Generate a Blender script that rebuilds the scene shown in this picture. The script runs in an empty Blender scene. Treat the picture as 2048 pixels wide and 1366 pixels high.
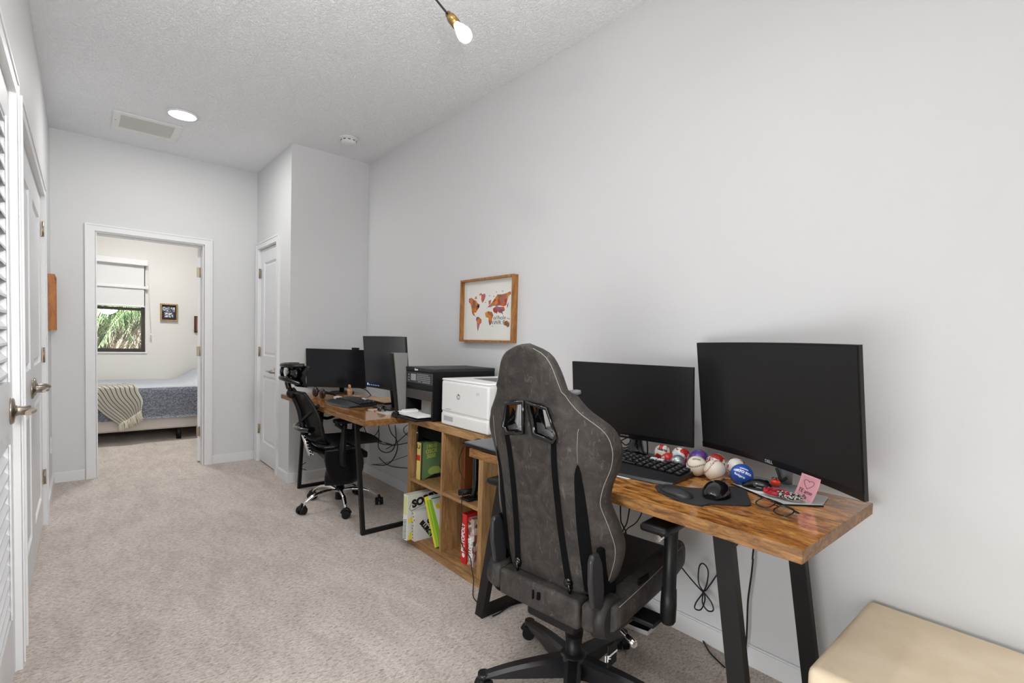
import bpy, bmesh, math, random
from mathutils import Vector, Matrix
random.seed(7)
PI = math.pi
scn = bpy.context.scene
COL = scn.collection

# ------------------------------------------------------------ camera
F_PX, PITCH, ROLL, YAW, SHIFT, CAM_H = 995.74, -0.03987, 0.02793, 0.71318, 40.74, 1.23
cam_d = bpy.data.cameras.new('camera'); cam = bpy.data.objects.new('camera', cam_d); COL.objects.link(cam)
cam_d.sensor_width = 36.0; cam_d.lens = F_PX / 2048 * 36.0; cam_d.shift_y = SHIFT / 2048
cam_d.clip_start = 0.02; cam_d.clip_end = 60
r0 = Vector((math.cos(YAW), -math.sin(YAW), 0)); f0 = Vector((math.sin(YAW), math.cos(YAW), 0)); u0 = Vector((0, 0, 1))
u1 = math.cos(PITCH) * u0 - math.sin(PITCH) * f0; f1 = math.cos(PITCH) * f0 + math.sin(PITCH) * u0
rr = math.cos(ROLL) * r0 + math.sin(ROLL) * u1; uu = -math.sin(ROLL) * r0 + math.cos(ROLL) * u1
m3 = Matrix((rr, uu, -f1)).transposed()
cam.matrix_world = Matrix.Translation((0, 0, CAM_H)) @ m3.to_4x4()
scn.camera = cam

# ------------------------------------------------------------ view, world, lights
scn.view_settings.view_transform = 'Standard'
scn.view_settings.look = 'None'
scn.view_settings.gamma = 1.0
scn.view_settings.use_curve_mapping = False
scn.view_settings.exposure = 0.14

world = bpy.data.worlds.new('sky'); scn.world = world; world.use_nodes = True
wn = world.node_tree.nodes; wl = world.node_tree.links
bgn = wn['Background']; bgn.inputs[0].default_value = (0.86, 0.93, 1.0, 1); bgn.inputs[1].default_value = 0.25

def light(name, kind, loc, energy, size=0.2, col=(1, 1, 1), rot=(0, 0, 0), size_y=None, spread=None):
    d = bpy.data.lights.new(name, kind); o = bpy.data.objects.new(name, d); COL.objects.link(o)
    o.location = loc; o.rotation_euler = rot; d.energy = energy; d.color = col
    if kind == 'AREA':
        d.shape = 'RECTANGLE' if size_y else 'DISK'; d.size = size
        if size_y: d.size_y = size_y
        if spread: d.spread = spread
    elif kind == 'SUN': d.angle = size
    else: d.shadow_soft_size = size
    return o
light('sun', 'SUN', (0, 0, 10), 15.0, math.radians(1.5), (1, 0.96, 0.9), (math.radians(38), 0, math.radians(-25)))
light('left_fill_light', 'AREA', (-0.9, 0.25, 0.55), 16, 1.2, (0.98, 0.99, 1.0), (math.radians(78), 0, math.radians(-80)), 0.8, math.radians(130))  # added area light for right wall and under-desk area; no window stands here
light('forward_fill_behind_camera', 'AREA', (0.5, -0.6, 1.9), 15, 0.5, (1, 1, 1), (math.radians(80), 0, math.radians(14)), None, math.radians(95))  # unseen area light added to brighten the walls along the hall
light('upward_fill_behind_camera', 'AREA', (-0.1, -0.4, 1.35), 36, 0.4, (1, 1, 1), (math.radians(152), 0, 0), None, math.radians(105))  # added upward area light that lifts the ceiling, no fixture behind it
light('ceiling_downlight_hall', 'AREA', (0.556, 4.335, 2.784), 9.8, 0.15, (1, 0.99, 0.97), (0, 0, 0))
light('near_floor_fill', 'AREA', (0.45, 1.25, 2.79), 8, 0.16, (1, 0.99, 0.97), (0, 0, 0))  # unseen downward light added to brighten the near carpet and desktop
light('bedroom_fill_light', 'AREA', (0.6, 6.5, 2.78), 34, 0.5, (1, 0.98, 0.95), (0, 0, 0))  # area light added to fill the bedroom, without any visible fixture
light('bedroom_window_daylight', 'AREA', (0.0, 8.1, 1.4), 10, 1.2, (0.95, 0.98, 1.0), (math.radians(-90), 0, PI), 1.0)

# ------------------------------------------------------------ helpers
def S(r, g, b):
    f = lambda v: (v / 255 / 12.92) if v / 255 <= 0.04045 else ((v / 255 + 0.055) / 1.055) ** 2.4
    return (f(r), f(g), f(b), 1)

MATS = {}
def mat(name, col, rough=0.5, metal=0.0, coat=0.0, spec=0.5, emit=None, es=0.0, alpha=1.0, trans=0.0, sheen=0.0):
    m = bpy.data.materials.new(name); m.use_nodes = True
    b = m.node_tree.nodes['Principled BSDF']
    b.inputs['Base Color'].default_value = col; b.inputs['Roughness'].default_value = rough
    b.inputs['Metallic'].default_value = metal; b.inputs['Coat Weight'].default_value = coat
    b.inputs['Specular IOR Level'].default_value = spec
    b.inputs['Alpha'].default_value = alpha; b.inputs['Transmission Weight'].default_value = trans
    if sheen: b.inputs['Sheen Weight'].default_value = sheen
    if emit: b.inputs['Emission Color'].default_value = emit; b.inputs['Emission Strength'].default_value = es
    MATS[name] = m
    return m
def N(m, typ, **kw):
    n = m.node_tree.nodes.new(typ)
    for k, v in kw.items():
        if k.startswith('i_'): n.inputs[int(k[2:]) if k[2:].isdigit() else k[2:].replace('_', ' ')].default_value = v
        else: setattr(n, k, v)
    return n
def Lk(m, a, b): m.node_tree.links.new(a, b)
def bsdf(m): return m.node_tree.nodes['Principled BSDF']
def coords(m, scale=(1, 1, 1), rot=(0, 0, 0)):
    tc = N(m, 'ShaderNodeTexCoord'); mp = N(m, 'ShaderNodeMapping')
    mp.inputs['Scale'].default_value = scale; mp.inputs['Rotation'].default_value = rot
    Lk(m, tc.outputs['Object'], mp.inputs['Vector'])
    return mp.outputs['Vector']
def noise(m, vec, scale, detail=4, rough=0.5, dist=0.0):
    n = N(m, 'ShaderNodeTexNoise'); n.inputs['Scale'].default_value = scale; n.inputs['Detail'].default_value = detail
    n.inputs['Roughness'].default_value = rough; n.inputs['Distortion'].default_value = dist
    Lk(m, vec, n.inputs['Vector']); return n.outputs['Fac']
def ramp(m, fac, stops):
    r = N(m, 'ShaderNodeValToRGB'); e = r.color_ramp.elements
    while len(e) < len(stops): e.new(0.5)
    for i, (p, c) in enumerate(stops): e[i].position = p; e[i].color = c
    Lk(m, fac, r.inputs['Fac']); return r.outputs['Color']
def mix(m, fac, a, b, mode='MIX'):
    n = N(m, 'ShaderNodeMix', data_type='RGBA', blend_type=mode)
    if isinstance(fac, float): n.inputs[0].default_value = fac
    else: Lk(m, fac, n.inputs[0])
    for s, v in ((6, a), (7, b)):
        if isinstance(v, tuple): n.inputs[s].default_value = v
        else: Lk(m, v, n.inputs[s])
    return n.outputs[2]
def bump(m, h, strength=0.3, dist=0.01):
    n = N(m, 'ShaderNodeBump'); n.inputs['Strength'].default_value = strength; n.inputs['Distance'].default_value = dist
    Lk(m, h, n.inputs['Height']); Lk(m, n.outputs['Normal'], bsdf(m).inputs['Normal'])

# wall paint, ceiling, trim
wall_m = mat('wall_paint', S(219, 220, 221), 0.55, spec=0.25)
bump(wall_m, noise(wall_m, coords(wall_m), 260, 3), 0.06, 0.002)
bedwall_m = mat('bedroom_paint', S(226, 224, 219), 0.6, spec=0.25)
ceil_m = mat('textured_ceiling_paint', S(250, 252, 255), 0.75, spec=0.2)
v = coords(ceil_m, (1, 0.7, 0.2))
h1 = ramp(ceil_m, noise(ceil_m, v, 75, 3, 0.6, 1.2), [(0.42, (0, 0, 0, 1)), (0.62, (1, 1, 1, 1))])
bump(ceil_m, h1, 0.75, 0.005)
trim_m = mat('white_trim_paint', S(232, 233, 234), 0.32, spec=0.4)
door_m = mat('white_door_paint', S(232, 233, 235), 0.36, spec=0.4)
# carpet
carpet_m = mat('carpet_pile', S(170, 156, 146), 0.95, spec=0.1, sheen=0.25)
v = coords(carpet_m)
n1 = noise(carpet_m, coords(carpet_m, (0.55, 1.25, 1), (0, 0, 0.55)), 105, 4, 0.72, 0.8); n2 = noise(carpet_m, v, 2.2, 3, 0.55); n3 = noise(carpet_m, v, 420, 2, 0.7); n4 = noise(carpet_m, coords(carpet_m, (1.0, 0.35, 1)), 9, 3, 0.6, 0.8)
c1 = ramp(carpet_m, n1, [(0.27, S(128, 110, 97)), (0.40, S(196, 182, 170)), (0.51, S(228, 216, 206)), (0.70, S(250, 242, 234))])
c2 = ramp(carpet_m, n2, [(0.35, (0.92, 0.91, 0.90, 1)), (0.62, (1.0, 1.0, 1.0, 1))])
c3 = ramp(carpet_m, n4, [(0.40, (0.90, 0.895, 0.89, 1)), (0.52, (1.0, 1.0, 1.0, 1)), (0.66, (1.04, 1.04, 1.04, 1))])
cc = mix(carpet_m, 1.0, c1, c2, 'MULTIPLY'); cc = mix(carpet_m, 1.0, cc, c3, 'MULTIPLY')
Lk(carpet_m, cc, bsdf(carpet_m).inputs['Base Color'])
ad = N(carpet_m, 'ShaderNodeMath', operation='ADD'); Lk(carpet_m, n1, ad.inputs[0]); Lk(carpet_m, n3, ad.inputs[1])
bump(carpet_m, ad.outputs[0], 0.8, 0.006)

def wood(name, stops, sc, stretch, knot=None, rough=0.3, coat=0.0, bump_s=0.1):
    m = mat(name, (0.3, 0.2, 0.1, 1), rough, coat=coat)
    v = coords(m, stretch)
    f = noise(m, v, sc, 6, 0.62, 0.9); c = ramp(m, f, stops)
    fine = noise(m, coords(m, tuple(s * 6 for s in stretch)), sc, 3, 0.6)
    c = mix(m, 0.55, c, ramp(m, fine, [(0.35, (0.62, 0.58, 0.55, 1)), (0.6, (1.12, 1.1, 1.08, 1))]), 'MULTIPLY')
    if knot:
        k = noise(m, coords(m, tuple(0.5 * s ** 0.6 for s in stretch)), 9, 4, 0.7, 1.6)
        c = mix(m, ramp(m, k, [(0.61, (0, 0, 0, 1)), (0.74, (0.75, 0.75, 0.75, 1))]), c, knot)
    Lk(m, c, bsdf(m).inputs['Base Color']); bump(m, fine, bump_s, 0.001)
    return m
rustic_m = wood('rustic_brown_wood', [(0.30, S(100, 56, 22)), (0.42, S(160, 98, 42)), (0.53, S(200, 138, 66)), (0.68, S(232, 178, 104))], 5.0, (7, 1.9, 7), S(62, 32, 14), 0.17, 0.8)
rustic_edge_m = wood('rustic_wood_edge', [(0.30, S(84, 54, 28)), (0.45, S(122, 84, 45)), (0.58, S(152, 110, 62)), (0.72, S(172, 130, 80))], 7.0, (6, 1.6, 9), S(70, 42, 22), 0.45)
oak_m = wood('oak_laminate', [(0.30, S(128, 94, 58)), (0.48, S(158, 120, 78)), (0.64, S(182, 144, 98))], 5.0, (9, 9, 1.0), None, 0.5)
oak_h_m = wood('oak_laminate_horizontal', [(0.30, S(128, 94, 58)), (0.48, S(158, 120, 78)), (0.64, S(182, 144, 98))], 5.0, (9, 1.0, 9), None, 0.5)
frame_wood_m = wood('picture_frame_wood', [(0.3, S(130, 84, 40)), (0.5, S(168, 115, 58)), (0.7, S(190, 138, 76))], 8.0, (6, 6, 1.2), None, 0.45)
pale_wood_m = wood('pale_wood', [(0.3, S(176, 140, 96)), (0.6, S(206, 172, 128))], 6.0, (4, 4, 4), None, 0.5)
dark_wood_m = wood('dark_wood', [(0.3, S(64, 38, 24)), (0.6, S(98, 60, 38))], 6.0, (4, 4, 2), None, 0.35)

blk_plastic = mat('black_plastic', S(19, 19, 20), 0.42, spec=0.3)
blk_matte = mat('matte_black', S(9, 9, 10), 0.8, spec=0.1)
blk_gloss = mat('glossy_black_plastic', S(9, 9, 10), 0.12, coat=0.3)
blk_metal = mat('black_powder_coated_steel', S(22, 21, 21), 0.5, spec=0.3)
blk_fabric = mat('black_cloth', S(17, 16, 16), 0.95, spec=0.1, sheen=0.15)
screen_m = mat('dark_screen', S(32, 32, 33), 0.34, spec=0.35)
screen2_m = mat('dark_blue_grey_screen', S(22, 25, 32), 0.2, spec=0.45)
bezel_m = mat('monitor_bezel', S(15, 15, 16), 0.3)
cable_m = mat('black_cable', S(18, 18, 19), 0.45)
chrome_m = mat('chrome', (0.85, 0.85, 0.86, 1), 0.08, metal=1.0)
nickel_m = mat('brushed_nickel', S(168, 158, 146), 0.28, metal=1.0)
hinge_m = mat('nickel_hinge', S(172, 158, 140), 0.4, metal=0.85)
brass_m = mat('aged_brass', S(150, 122, 74), 0.35, metal=0.9)
bronze_m = mat('dark_bronze_metal', S(70, 62, 58), 0.4, metal=0.4)
white_plastic = mat('white_plastic', S(232, 232, 232), 0.4)
offwhite_plastic = mat('printer_white_plastic', S(226, 226, 224), 0.38)
grey_plastic = mat('grey_plastic', S(96, 98, 102), 0.4)
dgrey_plastic = mat('dark_grey_plastic', S(58, 58, 60), 0.42)
silver_m = mat('silver_aluminium', S(120, 124, 132), 0.3, metal=0.7)
paper_m = mat('white_paper', S(240, 240, 238), 0.8)
paper_grey_m = mat('grey_paper', S(190, 196, 192), 0.6)
glass_m = mat('clear_glass', (1, 1, 1, 1), 0.0, trans=1.0)
pink_m = mat('pink_paper', S(255, 200, 210), 0.85)
ink_m = mat('dark_ink', S(70, 30, 50), 0.8)
print_blk = mat('black_print', S(16, 16, 16), 0.6)
print_wht = mat('white_print', S(240, 240, 240), 0.6)
red_m = mat('red_print', S(206, 32, 34), 0.4)
yellow_m = mat('yellow_print', S(232, 216, 52), 0.45)
lime_m = mat('lime_print', S(138, 190, 48), 0.45)
green_m = mat('green_print', S(58, 128, 54), 0.45)
blue_m = mat('blue_print', S(40, 98, 190), 0.45)
key_m = mat('black_keycap', S(22, 22, 24), 0.3)
bulb_m = mat('glowing_bulb', (1, 1, 1, 1), 0.3, emit=(1, 0.98, 0.955, 1), es=10.0)
lens_m = mat('glowing_downlight_lens', (1, 1, 1, 1), 0.3, emit=(1, 0.98, 0.96, 1), es=14.0)

leather_m = mat('grey_brown_leatherette', S(70, 66, 62), 0.6, spec=0.35)
v = coords(leather_m)
l1 = noise(leather_m, v, 14, 5, 0.7, 0.7); l2 = noise(leather_m, coords(leather_m, (1, 1, 0.35)), 42, 4, 0.75, 1.5); l3 = noise(leather_m, v, 420, 2)
lc = ramp(leather_m, l1, [(0.32, S(33, 31, 29)), (0.5, S(51, 47, 44)), (0.68, S(67, 63, 59))])
lc = mix(leather_m, ramp(leather_m, l2, [(0.58, (0, 0, 0, 1)), (0.72, (0.45, 0.45, 0.45, 1))]), lc, S(128, 122, 116))
Lk(leather_m, lc, bsdf(leather_m).inputs['Base Color']); bump(leather_m, l3, 0.15, 0.001)
stitch_m = mat('pale_stitching', S(150, 145, 138), 0.7)
beige_m = mat('beige_upholstery', S(196, 176, 146), 0.6, spec=0.3)
v = coords(beige_m); Lk(beige_m, ramp(beige_m, noise(beige_m, v, 5, 5, 0.6), [(0.35, S(226, 206, 174)), (0.65, S(240, 224, 196))]), bsdf(beige_m).inputs['Base Color'])
bump(beige_m, noise(beige_m, v, 300, 2), 0.1, 0.001)
mesh_m = mat('dark_mesh_fabric', S(44, 43, 42), 0.8, alpha=0.93)
spk_m = mat('grey_speaker_cloth', S(98, 98, 100), 0.9)
v = coords(spk_m); Lk(spk_m, ramp(spk_m, noise(spk_m, v, 500, 2, 0.8), [(0.35, S(92, 92, 93)), (0.65, S(160, 158, 155))]), bsdf(spk_m).inputs['Base Color'])
# bed textiles
quilt_m = mat('blue_grey_quilt', S(128, 140, 160), 0.9, sheen=0.2)
v = coords(quilt_m)
vo = N(quilt_m, 'ShaderNodeTexVoronoi'); vo.inputs['Scale'].default_value = 60; Lk(quilt_m, v, vo.inputs['Vector'])
Lk(quilt_m, ramp(quilt_m, vo.outputs['Distance'], [(0.1, S(196, 200, 210)), (0.7, S(146, 154, 168))]), bsdf(quilt_m).inputs['Base Color']); bump(quilt_m, vo.outputs['Distance'], 0.8, 0.01)
quilt_top_m = mat('pale_quilt_top', S(206, 211, 224), 0.9)
v = coords(quilt_top_m); wv = N(quilt_top_m, 'ShaderNodeTexWave'); wv.bands_direction = 'Y'; wv.inputs['Scale'].default_value = 9; wv.inputs['Distortion'].default_value = 3; Lk(quilt_top_m, v, wv.inputs['Vector'])
Lk(quilt_top_m, ramp(quilt_top_m, wv.outputs['Fac'], [(0.2, S(214, 218, 228)), (0.8, S(246, 247, 250))]), bsdf(quilt_top_m).inputs['Base Color'])
throw_m = mat('striped_throw', S(208, 202, 186), 0.95)
tc = N(throw_m, 'ShaderNodeTexCoord'); wv = N(throw_m, 'ShaderNodeTexWave'); wv.bands_direction = 'X'; wv.inputs['Scale'].default_value = 3.7
Lk(throw_m, tc.outputs['UV'], wv.inputs['Vector'])
Lk(throw_m, ramp(throw_m, wv.outputs['Fac'], [(0.0, S(66, 64, 60)), (0.045, S(72, 70, 66)), (0.10, S(232, 227, 212)), (1.0, S(238, 234, 222))]), bsdf(throw_m).inputs['Base Color'])
bedbase_m = mat('cream_bed_base', S(204, 198, 190), 0.85)
shade_m = mat('roller_shade_fabric', S(226, 226, 226), 0.85)
frond_m = mat('green_frond', S(92, 140, 74), 0.45)
v = coords(frond_m); Lk(frond_m, ramp(frond_m, noise(frond_m, v, 7, 3), [(0.35, S(72, 112, 78)), (0.65, S(186, 208, 160))]), bsdf(frond_m).inputs['Base Color'])
dryfrond_m = mat('dry_frond', S(214, 200, 180), 0.7)
v = coords(dryfrond_m); Lk(dryfrond_m, ramp(dryfrond_m, noise(dryfrond_m, v, 9, 3), [(0.35, S(168, 150, 128)), (0.6, S(246, 240, 230))]), bsdf(dryfrond_m).inputs['Base Color'])
trunk_m = mat('palm_trunk', S(110, 96, 82), 0.9)

class MB:
    """collects shapes (world coordinates) into one mesh"""
    def __init__(s): s.bm = bmesh.new(); s.mi = 0; s.smooth = False; s.uv = None
    def add(s, verts, faces, M=None):
        vs = [s.bm.verts.new((M @ Vector(v)) if M else v) for v in verts]
        out = []
        for f in faces:
            try:
                fc = s.bm.faces.new([vs[i] for i in f]); fc.material_index = s.mi; fc.smooth = s.smooth; out.append(fc)
            except ValueError: pass
        return vs, out
    def box(s, x0, x1, y0, y1, z0, z1, bev=0.0, seg=2, M=None):
        v = [(x, y, z) for x in (x0, x1) for y in (y0, y1) for z in (z0, z1)]
        f = [(0, 1, 3, 2), (4, 6, 7, 5), (0, 4, 5, 1), (2, 3, 7, 6), (0, 2, 6, 4), (1, 5, 7, 3)]
        vs, fs = s.add(v, f, M)
        if bev > 0:
            es = list({e for fc in fs for e in fc.edges})
            r = bmesh.ops.bevel(s.bm, geom=es, offset=bev, segments=seg, profile=0.5, affect='EDGES', clamp_overlap=True)
            for fc in r['faces']: fc.material_index = s.mi; fc.smooth = True
            if seg > 1:
                for fc in fs:
                    if fc.is_valid: fc.smooth = True
        return s
    def cbox(s, c, sz, bev=0.0, seg=2, rot=None):
        M = Matrix.Translation(c) @ (rot.to_4x4() if rot else Matrix.Identity(4))
        return s.box(-sz[0] / 2, sz[0] / 2, -sz[1] / 2, sz[1] / 2, -sz[2] / 2, sz[2] / 2, bev, seg, M)
    def ring_loft(s, rings, cap=True, closed=True, smooth=True):
        n = len(rings[0]); vs = [[s.bm.verts.new(p) for p in r] for r in rings]
        for a, b in zip(vs[:-1], vs[1:]):
            for i in range(n if closed else n - 1):
                j = (i + 1) % n
                try:
                    fc = s.bm.faces.new((a[i], a[j], b[j], b[i])); fc.material_index = s.mi; fc.smooth = smooth
                except ValueError: pass
        if cap:
            for r, rev in ((vs[0], True), (vs[-1], False)):
                try:
                    fc = s.bm.faces.new(list(reversed(r)) if rev else r); fc.material_index = s.mi
                except ValueError: pass
        return vs
    def cyl(s, p0, p1, r0, r1=None, seg=16, cap=True):
        r1 = r0 if r1 is None else r1; p0 = Vector(p0); p1 = Vector(p1); d = (p1 - p0).normalized()
        a = d.orthogonal().normalized(); b = d.cross(a)
        R = [[p + (a * math.cos(2 * PI * i / seg) + b * math.sin(2 * PI * i / seg)) * r for i in range(seg)] for p, r in ((p0, r0), (p1, r1))]
        s.ring_loft(R, cap); return s
    def tube(s, pts, r, seg=8, closed=False, smooth_n=0, flat=None):
        P = [Vector(p) for p in pts]
        if smooth_n: P = catmull(P, smooth_n, closed)
        n = len(P); rings = []; prev = None
        for i, p in enumerate(P):
            if closed: t = (P[(i + 1) % n] - P[i - 1]).normalized()
            else: t = (P[min(i + 1, n - 1)] - P[max(i - 1, 0)]).normalized()
            if prev is None: a = t.orthogonal().normalized() if abs(t.z) > 0.9 else t.cross(Vector((0, 0, 1))).normalized()
            else:
                a = prev - t * prev.dot(t)
                a = a.normalized() if a.length > 1e-6 else t.orthogonal().normalized()
            prev = a; b = t.cross(a); rad = r[min(int(i * len(r) / n), len(r) - 1)] if isinstance(r, (list, tuple)) else r
            fl = flat if flat else 1.0
            rings.append([p + a * math.cos(2 * PI * k / seg) * rad + b * math.sin(2 * PI * k / seg) * rad * fl for k in range(seg)])
        if closed: rings.append(rings[0]); 
        s.ring_loft(rings, not closed); return s
    def lathe(s, prof, c=(0, 0, 0), M=None, seg=24):
        rings = []
        for r, z in prof:
            ring = [Vector((r * math.cos(2 * PI * i / seg), r * math.sin(2 * PI * i / seg), z)) for i in range(seg)]
            if M: ring = [M @ p for p in ring]
            rings.append([p + Vector(c) for p in ring])
        s.ring_loft(rings, True); return s
    def ball(s, c, r, sc=(1, 1, 1), seg=16, rot=None):
        prof = []; rings = []
        for j in range(seg // 2 + 1):
            th = PI * j / (seg // 2); rr_ = max(math.sin(th), 0.01)
            ring = [Vector((rr_ * math.cos(2 * PI * i / seg) * r * sc[0], rr_ * math.sin(2 * PI * i / seg) * r * sc[1], -math.cos(th) * r * sc[2])) for i in range(seg)]
            if rot: ring = [rot @ p for p in ring]
            rings.append([p + Vector(c) for p in ring])
        s.ring_loft(rings, True); return s
    def prism(s, poly, o, ax, ay, depth, bev=0.0):
        """2d polygon laid out with axes ax, ay from o, extruded by the vector depth"""
        o, ax, ay, depth = Vector(o), Vector(ax), Vector(ay), Vector(depth)
        lo = [o + ax * x + ay * y for x, y in poly]; hi = [p + depth for p in lo]; n = len(lo)
        v0 = [s.bm.verts.new(p) for p in lo]; v1 = [s.bm.verts.new(p) for p in hi]; fs = []
        fs.append(s.bm.faces.new(list(reversed(v0)))); fs.append(s.bm.faces.new(v1))
        for i in range(n): fs.append(s.bm.faces.new((v0[i], v0[(i + 1) % n], v1[(i + 1) % n], v1[i])))
        for f in fs: f.material_index = s.mi; f.smooth = s.smooth
        if bev:
            es = list({e for fc in fs for e in fc.edges})
            r = bmesh.ops.bevel(s.bm, geom=es, offset=bev, segments=2, profile=0.5, affect='EDGES', clamp_overlap=True)
            for fc in r['faces']: fc.material_index = s.mi; fc.smooth = True
        return s
    def grid(s, fn, nu, nv, thick=None):
        vs = [[s.bm.verts.new(fn(i / nu, j / nv)) for j in range(nv + 1)] for i in range(nu + 1)]
        uvl = s.bm.loops.layers.uv.verify()
        for i in range(nu):
            for j in range(nv):
                f = s.bm.faces.new((vs[i][j], vs[i + 1][j], vs[i + 1][j + 1], vs[i][j + 1])); f.smooth = True; f.material_index = s.mi
                for lp, (a, b) in zip(f.loops, ((i, j), (i + 1, j), (i + 1, j + 1), (i, j + 1))): lp[uvl].uv = (a / nu, b / nv)
        if thick:
            geo = [f for f in s.bm.faces]
            bmesh.ops.solidify(s.bm, geom=geo, thickness=thick)
            for f in s.bm.faces: f.smooth = True
        return s

def catmull(P, n, closed=False):
    out = []; m = len(P)
    for i in range(m if closed else m - 1):
        p0 = P[i - 1] if (closed or i > 0) else P[i]; p1 = P[i]; p2 = P[(i + 1) % m]
        p3 = P[(i + 2) % m] if (closed or i + 2 < m) else p2
        for k in range(n):
            t = k / n; t2 = t * t; t3 = t2 * t
            out.append(0.5 * ((2 * p1) + (p2 - p0) * t + (2 * p0 - 5 * p1 + 4 * p2 - p3) * t2 + (3 * p1 - p0 - 3 * p2 + p3) * t3))
    if not closed: out.append(P[-1])
    return out

MW = {}
def link(name, me, mats, parent=None):
    o = bpy.data.objects.new(name, me); COL.objects.link(o)
    for m in (mats if isinstance(mats, (list, tuple)) else [mats]): me.materials.append(m)
    if parent is not None:
        o.parent = parent; me.transform(MW[parent.name].inverted()); MW[o.name] = MW[parent.name]
    else: MW[o.name] = Matrix.Identity(4)
    return o
def build(name, mb, mats, parent=None, label=None):
    bmesh.ops.recalc_face_normals(mb.bm, faces=mb.bm.faces)
    me = bpy.data.meshes.new(name); mb.bm.to_mesh(me); mb.bm.free()
    o = link(name, me, mats, parent)
    if label: o['label'] = label
    return o
def thing(name, label, cat, loc=(0, 0, 0), rz=0.0, group=None, M=None):
    o = bpy.data.objects.new(name, None); COL.objects.link(o); o.empty_display_size = 0.05
    M = M if M else Matrix.Translation(loc) @ Matrix.Rotation(rz, 4, 'Z')
    o.matrix_world = M; MW[o.name] = M.copy()
    o['label'] = label; o['category'] = cat
    if group: o['group'] = group
    return o
def solo(name, label, cat, mb, mats, group=None):
    """a thing that is one mesh: origin moved to its base"""
    bmesh.ops.recalc_face_normals(mb.bm, faces=mb.bm.faces)
    me = bpy.data.meshes.new(name); mb.bm.to_mesh(me); mb.bm.free()
    xs = [v.co for v in me.vertices]
    c = Vector(((min(p.x for p in xs) + max(p.x for p in xs)) / 2, (min(p.y for p in xs) + max(p.y for p in xs)) / 2, min(p.z for p in xs)))
    me.transform(Matrix.Translation(-c))
    o = bpy.data.objects.new(name, me); COL.objects.link(o); o.location = c; MW[o.name] = Matrix.Translation(c)
    for m in (mats if isinstance(mats, (list, tuple)) else [mats]): me.materials.append(m)
    o['label'] = label; o['category'] = cat
    if group: o['group'] = group
    return o
def struct(name, mb, mats, parent=None):
    o = build(name, mb, mats, parent)
    if parent is None: o['kind'] = 'structure'
    return o
def text(name, body, size, o, ax, ay, m, parent=None, ext=0.0006, sx=1.0, bold=0.0, shear=0.0):
    """flat lettering: o = centre, ax / ay = reading and up directions"""
    cu = bpy.data.curves.new(name, 'FONT'); cu.body = body; cu.size = size; cu.align_x = 'CENTER'; cu.align_y = 'CENTER'
    cu.extrude = ext; cu.offset = bold; cu.shear = shear; cu.resolution_u = 3
    to = bpy.data.objects.new(name, cu); COL.objects.link(to)
    me = bpy.data.meshes.new_from_object(to.evaluated_get(bpy.context.evaluated_depsgraph_get()))
    bpy.data.objects.remove(to); bpy.data.curves.remove(cu)
    ax = Vector(ax).normalized(); ay = Vector(ay).normalized(); az = ax.cross(ay)
    M = Matrix((ax * sx, ay, az)).transposed().to_4x4(); M.translation = Vector(o)
    me.transform(M); me.materials.clear()
    return link(name, me, m, parent)
def LV(M): return lambda x, y, z: M @ Vector((x, y, z))
def wall_x(mb, xa, xb, y0, y1, z0, z1, holes):
    """slab normal to x with rectangular openings (ya, yb, za, zb)"""
    ys = sorted({y0, y1, *[v for h in holes for v in h[:2]]})
    for a, b in zip(ys[:-1], ys[1:]):
        cut = [h for h in holes if h[0] <= (a + b) / 2 <= h[1]]; z = z0
        for h in sorted(cut, key=lambda h: h[2]):
            if h[2] > z: mb.box(xa, xb, a, b, z, h[2])
            z = h[3]
        if z < z1: mb.box(xa, xb, a, b, z, z1)
def wall_y(mb, ya, yb, x0, x1, z0, z1, holes):
    xs = sorted({x0, x1, *[v for h in holes for v in h[:2]]})
    for a, b in zip(xs[:-1], xs[1:]):
        cut = [h for h in holes if h[0] <= (a + b) / 2 <= h[1]]; z = z0
        for h in sorted(cut, key=lambda h: h[2]):
            if h[2] > z: mb.box(a, b, ya, yb, z, h[2])
            z = h[3]
        if z < z1: mb.box(a, b, ya, yb, z, z1)
def copy_tree(o, parent=None):
    c = o.copy(); COL.objects.link(c); c.parent = parent
    for ch in list(o.children): copy_tree(ch, c)
    return c

# ============================================================ THE SETTING
A_, B_, C_, D1, D2, H_, BBH = -0.184, 1.968, 1.302, 4.321, 5.368, 2.799, 0.081
CAS = 0.018   # casing thickness
mb = MB(); mb.box(-3.0, 2.6, -2.8, 8.1, -0.10, 0.0); struct('floor', mb, carpet_m)
mb = MB(); mb.box(-3.0, 2.6, -2.8, 8.1, H_, H_ + 0.1); struct('ceiling', mb, ceil_m)
mb = MB(); mb.box(B_, B_ + 0.12, -2.6, D1 + 0.12, 0, H_); struct('wall_right', mb, wall_m)
mb = MB(); mb.box(C_ + 0.12, B_, D1, D1 + 0.12, 0, H_); mb.box(C_, C_ + 0.12, D1, 4.666, 0, H_); mb.box(C_, C_ + 0.12, 5.258, D2, 0, H_); mb.box(C_, C_ + 0.12, 4.666, 5.258, 2.05, H_)
struct('wall_alcove', mb, wall_m)
mb = MB(); wall_y(mb, D2, D2 + 0.12, A_ - 0.7, 2.4, 0, H_, [(0.088, 0.857, 0, 2.045)]); struct('wall_far', mb, wall_m)
mb = MB(); wall_x(mb, A_ - 0.12, A_, 1.30, D2, 0, H_, [(1.46, 2.46, 0, 2.04), (2.70, 4.22, 0, 2.04)])
mb.box(-3.0, A_ - 0.12, 1.18, 1.30, 0, H_); mb.box(A_ - 0.12, A_, 1.18, 1.30, 0, H_); struct('wall_left', mb, wall_m)
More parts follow.
